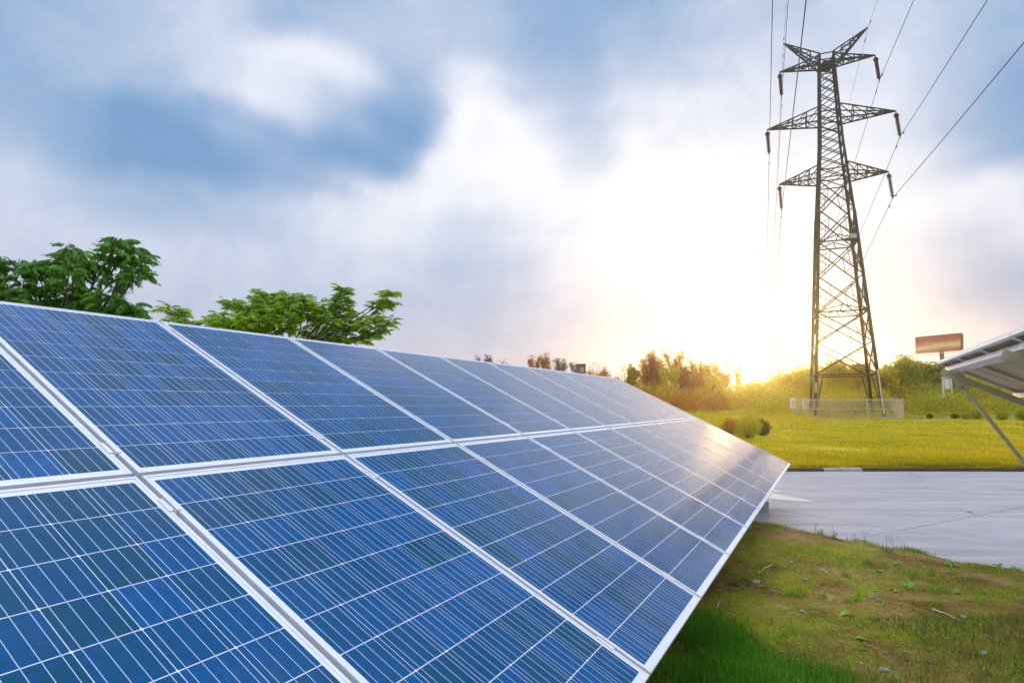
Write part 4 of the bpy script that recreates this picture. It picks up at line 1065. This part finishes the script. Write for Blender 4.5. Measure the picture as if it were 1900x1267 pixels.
# grass blades ----------------------------------------------------------------
def blades(name, xy, h, w, mat, label, cat, lean=.5, zf=None, parent=None):
    n = len(xy); x, y = xy[:, 0], xy[:, 1]; z = zf(x, y)-.004
    a = rg.uniform(0, 6.283, n); b = rg.uniform(0, 6.283, n); ln = rg.uniform(.1, 1, n)*lean*h
    dx, dy = np.cos(a)*w/2, np.sin(a)*w/2; lx, ly = np.cos(b)*ln, np.sin(b)*ln
    p0 = np.stack([x-dx, y-dy, z], -1); p1 = np.stack([x+dx, y+dy, z], -1)
    hm = np.sqrt(np.maximum(h*h-ln*ln, (h*.15)**2))
    p2 = np.stack([x+dx*.7+lx*.35, y+dy*.7+ly*.35, z+hm*.62], -1); p3 = np.stack([x-dx*.7+lx*.35, y-dy*.7+ly*.35, z+hm*.62], -1)
    p4 = np.stack([x+lx, y+ly, z+hm], -1)
    V = np.stack([p0, p1, p2, p3, p4], 1).reshape(-1, 3); i = np.arange(n)*5
    F = np.stack([np.stack([i, i+1, i+2], -1), np.stack([i, i+2, i+3], -1), np.stack([i+3, i+2, i+4], -1)], 1).reshape(-1, 3)
    return tag(link(name, np_mesh(name, V, F, mat)), label, cat, kind='stuff')
def bank_pts(n, x0, x1, y0, y1, thr=None, k=0, s_=2.4, dmin=.02):
    P_ = np.stack([rg.uniform(x0, x1, n), rg.uniform(y0, y1, n)], -1)
    d = edge_d(P_[:, 0], P_[:, 1]); P_ = P_[d > dmin]
    if thr is not None:
        v = wob(P_[:, 0], P_[:, 1], s_, k)+.6*wob(P_[:, 0], P_[:, 1], s_*3.3, (k+1) % 4)+rg.normal(size=len(P_))*.25
        P_ = P_[v > thr]
    return P_
p = bank_pts(150000, -.6, 7.2, 2.2, 10.5, .15, 0); blades('moss', p, rg.uniform(.008, .028, len(p)), .007, M['moss'], 'olive moss and clover creeping over the brown soil', 'moss', .9, bank_z)
p = bank_pts(100000, -.6, 7.2, 2.2, 10.0, .45, 1); blades('grass', p, rg.uniform(.015, .055, len(p)), .0050, M['grass'], 'patchy bright green grass tufts on the near soil bank', 'grass', .7, bank_z)
p = bank_pts(60000, .2, 6.5, 2.4, 4.6, -.2, 2, 3); blades('grass', p, rg.uniform(.015, .06, len(p)), .005, M['grass_dull'], 'thin short grass along the bottom edge of the photo', 'grass', .7, bank_z)
# lush patch beside the lower array edge, shade painted in as darker green
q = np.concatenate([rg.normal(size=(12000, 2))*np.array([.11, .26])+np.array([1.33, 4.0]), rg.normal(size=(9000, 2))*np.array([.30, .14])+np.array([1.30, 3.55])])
q = q[(q[:, 0] > .2)]; blades('grass', q, rg.uniform(.03, .10, len(q)), .004, M['grass_shaded'], 'lush grass patch beside the lower array edge, shade painted in as dark green', 'grass', .7, bank_z)
# fringe on the bank's edge against the road
t_ = rg.uniform(0, 1, 26000); seg = EDGE[6:16]; cum = np.concatenate([[0], np.cumsum(np.hypot(*np.diff(seg, axis=0).T))]); L_ = t_*cum[-1]
fx = np.interp(L_, cum, seg[:, 0]); fy = np.interp(L_, cum, seg[:, 1]); off = np.abs(rg.normal(size=len(t_)))*.10
q = np.stack([fx-off*.85+rg.normal(size=len(t_))*.03, fy-off*.5+rg.normal(size=len(t_))*.03], -1); q = q[edge_d(q[:, 0], q[:, 1]) > -.02]
dens_ = wob(q[:, 0], q[:, 1], 5, 3)+rg.normal(size=len(q))*.3+sstep(4.6, 5.8, q[:, 0])*.9; q = q[dens_ > .35]
blades('grass', q, rg.uniform(.02, .085, len(q))*(1+.5*sstep(4.8, 5.8, q[:, 0])), .0045, M['grass'], 'ragged grass fringe where the soil bank meets the road', 'grass', .7, bank_z)
# lawn
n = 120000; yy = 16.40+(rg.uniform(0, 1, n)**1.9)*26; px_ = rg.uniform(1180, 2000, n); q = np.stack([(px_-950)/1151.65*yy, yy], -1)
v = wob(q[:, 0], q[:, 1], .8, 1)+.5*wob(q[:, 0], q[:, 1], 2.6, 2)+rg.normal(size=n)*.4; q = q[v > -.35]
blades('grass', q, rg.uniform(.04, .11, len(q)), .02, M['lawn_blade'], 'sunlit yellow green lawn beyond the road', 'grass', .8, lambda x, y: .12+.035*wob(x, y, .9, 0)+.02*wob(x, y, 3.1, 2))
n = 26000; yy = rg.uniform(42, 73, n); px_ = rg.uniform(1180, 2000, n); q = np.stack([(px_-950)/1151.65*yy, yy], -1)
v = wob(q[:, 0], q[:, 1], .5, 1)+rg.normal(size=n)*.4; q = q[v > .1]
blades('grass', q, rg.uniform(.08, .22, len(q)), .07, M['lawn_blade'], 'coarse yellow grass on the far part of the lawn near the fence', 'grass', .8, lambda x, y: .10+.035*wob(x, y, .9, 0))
# separate tufts with taller arching blades
tf = bank_pts(420, -.3, 7, 2.5, 9.3, .1, 1, 1.8); nb = 34
tq = np.repeat(tf, nb, axis=0); th_ = np.repeat(rg.uniform(.035, .11, len(tf)), nb); tq = tq+rg.normal(size=tq.shape)*(.010+.16*th_[:, None])
blades('grass', tq, th_*rg.uniform(.5, 1.1, len(tq)), .006, M['grass'], 'scattered taller grass tufts on the soil bank', 'grass', 1.0, bank_z)
# clover and small round leaves in clumps
cl = bank_pts(700, -.4, 7, 2.4, 9.4, .0, 2, 2.0)
cc = np.repeat(cl, 46, axis=0)+rg.normal(size=(len(cl)*46, 2))*.045; cc = cc[edge_d(cc[:, 0], cc[:, 1]) > .03]
cz = bank_z(cc[:, 0], cc[:, 1])+rg.uniform(.002, .022, len(cc))
V, F = leaf_cloud(np.stack([cc[:, 0], cc[:, 1], cz], -1), rg.uniform(.007, .020, len(cc)), rg, .8); V[:, 2] = np.repeat(cz, 4)+(V[:, 2]-np.repeat(cz, 4))*.4
tag(link('clover', np_mesh('clover', V, F, M['grass'])), 'clumps of clover and tiny round leaves on the soil bank', 'clover', kind='stuff')
# ragged verge over the kerb
q = np.stack([rg.uniform(3, 17, 16000), 16.36+np.abs(rg.normal(size=16000))*.10-.06], -1); v = wob(q[:, 0], q[:, 1], 2.2, 1)+rg.normal(size=16000)*.5; q = q[v > -.1]
blades('grass', q, rg.uniform(.03, .11, len(q)), .012, M['lawn_blade'], 'ragged lawn edge hanging over the far kerb', 'grass', .9, lambda x, y: x*0+.11)
# dry litter on the soil
n = 26000; P_ = bank_pts(n, -.4, 7, 2.4, 9.5); z = bank_z(P_[:, 0], P_[:, 1])+.006
a = np.stack([P_[:, 0], P_[:, 1], z], -1); V, F = leaf_cloud(a, rg.uniform(.006, .030, len(a))*(1+1.3*(rg.uniform(0, 1, len(a)) > .93)), rg, .3); V[:, 2] = np.repeat(z, 4)+(V[:, 2]-np.repeat(z, 4))*.25
tag(link('dead_leaf_litter', np_mesh('dead_leaf_litter', V, F, M['litter'])), 'dry straw and leaf crumbs lying on the soil bank', 'litter', kind='stuff')

def on_bank(px_, py_):
    z = .16
    for _ in range(4):
        t = (633.5-py_)/1151.65; k = (t*CP+SP)/(CP-t*SP); y = (z-CAM_Z)/k; p_ = at(px_, py_, y); z = float(bank_z(np.array(p_.x), np.array(p_.y)))
    return Vector((p_.x, p_.y, z))
# broad leaved seedlings
def leaf_blade(L, W_, bend, seg=5):
    mb = MB(); vs_ = []; fs = []
    for k in range(seg+1):
        t = k/seg; w = W_*math.sin(math.pi*min(1, t*.94+.04))**.8/2; x = L*t*(1-.25*bend*t); z = L*(.25*t-.55*bend*t*t)
        vs_ += [(x, -w, z+w*.35), (x, 0, z), (x, w, z+w*.35)]
    for k in range(seg):
        b = k*3; fs += [(b, b+3, b+4, b+1), (b+1, b+4, b+5, b+2)]
    mb.add(vs_, fs); return mb.mesh('leaf', M['weed'], True)
LB = [leaf_blade(1, .42, .9), leaf_blade(1, .55, .5), leaf_blade(1, .30, 1.3)]
WD_ = [
 (1684, 1092, .085, 3, 'upright seedling with one broad raised leaf in the middle of the soil bank', 1.0),
 (1629, 1060, .065, 6, 'low bright rosette weed, left one of two near the top of the soil bank', .25),
 (1660, 1048, .060, 6, 'low bright rosette weed, right one of two near the top of the soil bank', .3),
 (1662, 1097, .035, 5, 'pale bluish small leaves just left of the upright seedling', .2),
 (1622, 1096, .035, 5, 'pale bluish small leaves farther left of the upright seedling', .2),
 (1778, 1100, .070, 4, 'weed with a long flat leaf right of the upright seedling', .3),
 (1640, 1118, .060, 5, 'yellow green weed at the head of the long thin twig', .4),
 (1574, 1142, .075, 6, 'grassy weed with narrow leaves left of the long thin twig', .7),
 (1764, 1050, .075, 7, 'leafy weed close to the road edge on the right', .7),
 (1850, 1050, .085, 8, 'leafy weed at the road edge near the right photo border', .7),
 (1884, 1052, .080, 8, 'leafy weed at the road edge in the right photo corner', .6),
 (1716, 1052, .050, 5, 'small pale weed between the rosettes and the road edge weed', .3),
 (1598, 1186, .050, 7, 'small bright weed in the lower middle of the soil bank', .5),
 (1680, 1210, .030, 5, 'tiny bluish seedling near the lower right of the soil bank', .3),
]
for i, (px_, py_, L, nl, lab, upr) in enumerate(WD_):
    b = on_bank(px_, py_); e = empty('weed_plant', b, lab, 'weed', 'broad leaved weeds on the soil bank'); r_ = random.Random(i)
    for k in range(nl):
        s_ = L*r_.uniform(.7, 1.2)
        link('leaf', LB[r_.randrange(3)], e, (0, 0, .004+.2*upr*L*r_.random()), (r_.uniform(-.3, .3), -upr*r_.uniform(.2, .9), k*6.283/nl+r_.uniform(-.4, .4)), (s_, s_, s_))
# thin seeding stems at the road edge
ST = [(1513, 986, 26), (1547, 997, 22), (1553, 1000, 14), (1587, 1008, 18), (1604, 1010, 22), (1646, 1021, 26), (1656, 1024, 30), (1678, 1028, 20), (1697, 1032, 14), (1484, 979, 12)]
for i, (px_, py_, hp) in enumerate(ST):
    b = on_bank(px_, py_); h = hp/1151.65*b.y; r_ = random.Random(70+i)
    e = empty('seed_stem', b, 'thin seeding weed stem at the road edge,'+(' %s' % ['left of all others at the bank corner', 'with a bent tip', 'short, beside the bent one', 'with round seed heads', 'with two small side leaves', 'tall, left of the densest clump', 'tallest, inside the densest clump', 'right of the densest clump', 'short, last one to the right', 'lowest one, next to the array edge'][i]), 'weed', 'thin stems along the road edge')
    mb = MB(); top = Vector((r_.uniform(-.2, .2)*h, 0, h)); mb.tube([(0, 0, -.01), Vector((r_.uniform(-.1, .1)*h, 0, h*.5)), top], [.0025, .002, .001], 4)
    mb.build('stem', M['bark_pale'], e, local=True)
    pts_ = [top*r_.uniform(.45, 1.02)+Vector((r_.uniform(-.02, .02), r_.uniform(-.02, .02), 0)) for _ in range(9)]
    link('seed_head', cloud_mesh('seed_head', [tuple(q) for q in pts_], [r_.uniform(.012, .026) for _ in pts_], M['moss']), e)
# fallen sticks and stones
SK = [(1408, 1065, 1432, 1050, .006, 'stick', 'short white bleached stick near the array edge'), (1522, 1057, 1536, 1065, .005, 'stick', 'small pale stick at the middle of the soil bank'),
      (1496, 1025, 1522, 1031, .004, 'straw', 'thin straw lying near the top of the soil bank'), (1640, 1116, 1745, 1148, .003, 'bark_pale', 'long thin brown twig lying across the soil bank'),
      (1730, 1132, 1780, 1153, .005, 'stick', 'curved pale twig right of the long brown one'), (1378, 1052, 1392, 1030, .003, 'straw', 'upright dry straw close to the array edge'),
      (1580, 1030, 1610, 1024, .003, 'bark_pale', 'short brown twig near the road edge'), (1330, 1130, 1336, 1118, .003, 'stick', 'pale straw tip right beside the dark grass patch'), (1842, 1010+30, 1870, 1042, .004, 'bark_pale', 'dark twig sticking over the road edge at the right')]
for i, (x0, y0, x1, y1, r, mt, lab) in enumerate(SK):
    a, b = on_bank(x0, y0), on_bank(x1, y1); z_ = Vector((0, 0, r+.006)); m_ = a.lerp(b, .5)+Vector((0, 0, .008)); mb = MB()
    e = a
    mb.tube([a+z_, m_+z_, b+z_], [r, r*.9, r*.6], 6)
    tag(mb.build('twig', M[mt]), lab, 'twig')
ST2 = [(1403, 1080, .035, 'flat grey stone near the bleached stick'), (1466, 1043, .022, 'small cream stone at the top of the soil bank'), (1495, 1074, .016, 'small cream pebble in the middle of the soil bank'),
       (1612, 1070, .014, 'tiny pale pebble below the left rosette weed'), (1790, 1146, .02, 'pale pebble beside the curved twig'), (1825, 1212, .022, 'pale stone at the lower right of the bank'),
       (1640, 1243, .022, 'pale stone near the bottom edge of the photo'), (1488, 1134, .018, 'small grey stone above the thin grass'), (1510, 1247, .018, 'small stone at the bottom edge beside the dark grass')]
for i, (px_, py_, r, lab) in enumerate(ST2):
    b = on_bank(px_, py_); r_ = random.Random(300+i); vs_ = []; fs = []
    n1, n2 = 7, 4
    for j in range(n2+1):
        for k in range(n1):
            th = math.pi*j/n2; ph = 2*math.pi*k/n1; rr = r*r_.uniform(.8, 1.15)
            vs_.append((rr*math.sin(th)*math.cos(ph)*1.3, rr*math.sin(th)*math.sin(ph), rr*math.cos(th)*.5+r*.2))
    for j in range(n2):
        for k in range(n1): fs.append((j*n1+k, (j+1)*n1+k, (j+1)*n1+(k+1) % n1, j*n1+(k+1) % n1))
    mb = MB(); mb.add(vs_, fs); o = link('stone', mb.mesh('stone', M['stone'])); o.location = b; o.rotation_euler = (0, 0, r_.uniform(0, 6))
    tag(o, lab, 'stone')

# ------------------------------------------------------------------ haze
HAZE = 0.00065
mb = MB(); mb.box((-425, -95, -1.4), (625, 705, 54)); hz = tag(mb.build('haze', None), kind='stuff')
hm = bpy.data.materials.new('haze_air'); hm.use_nodes = True; T = NT(hm.node_tree); T.n.clear()
pv = T.node('ShaderNodeVolumePrincipled'); pv.inputs['Color'].default_value = (1.0, .93, .82, 1); pv.inputs['Density'].default_value = HAZE; pv.inputs['Anisotropy'].default_value = .90
ou = T.node('ShaderNodeOutputMaterial'); T.l.new(pv.outputs[0], ou.inputs['Volume']); hz.data.materials.append(hm)
hz.display_type = 'WIRE'
bpy.context.view_layer.update()
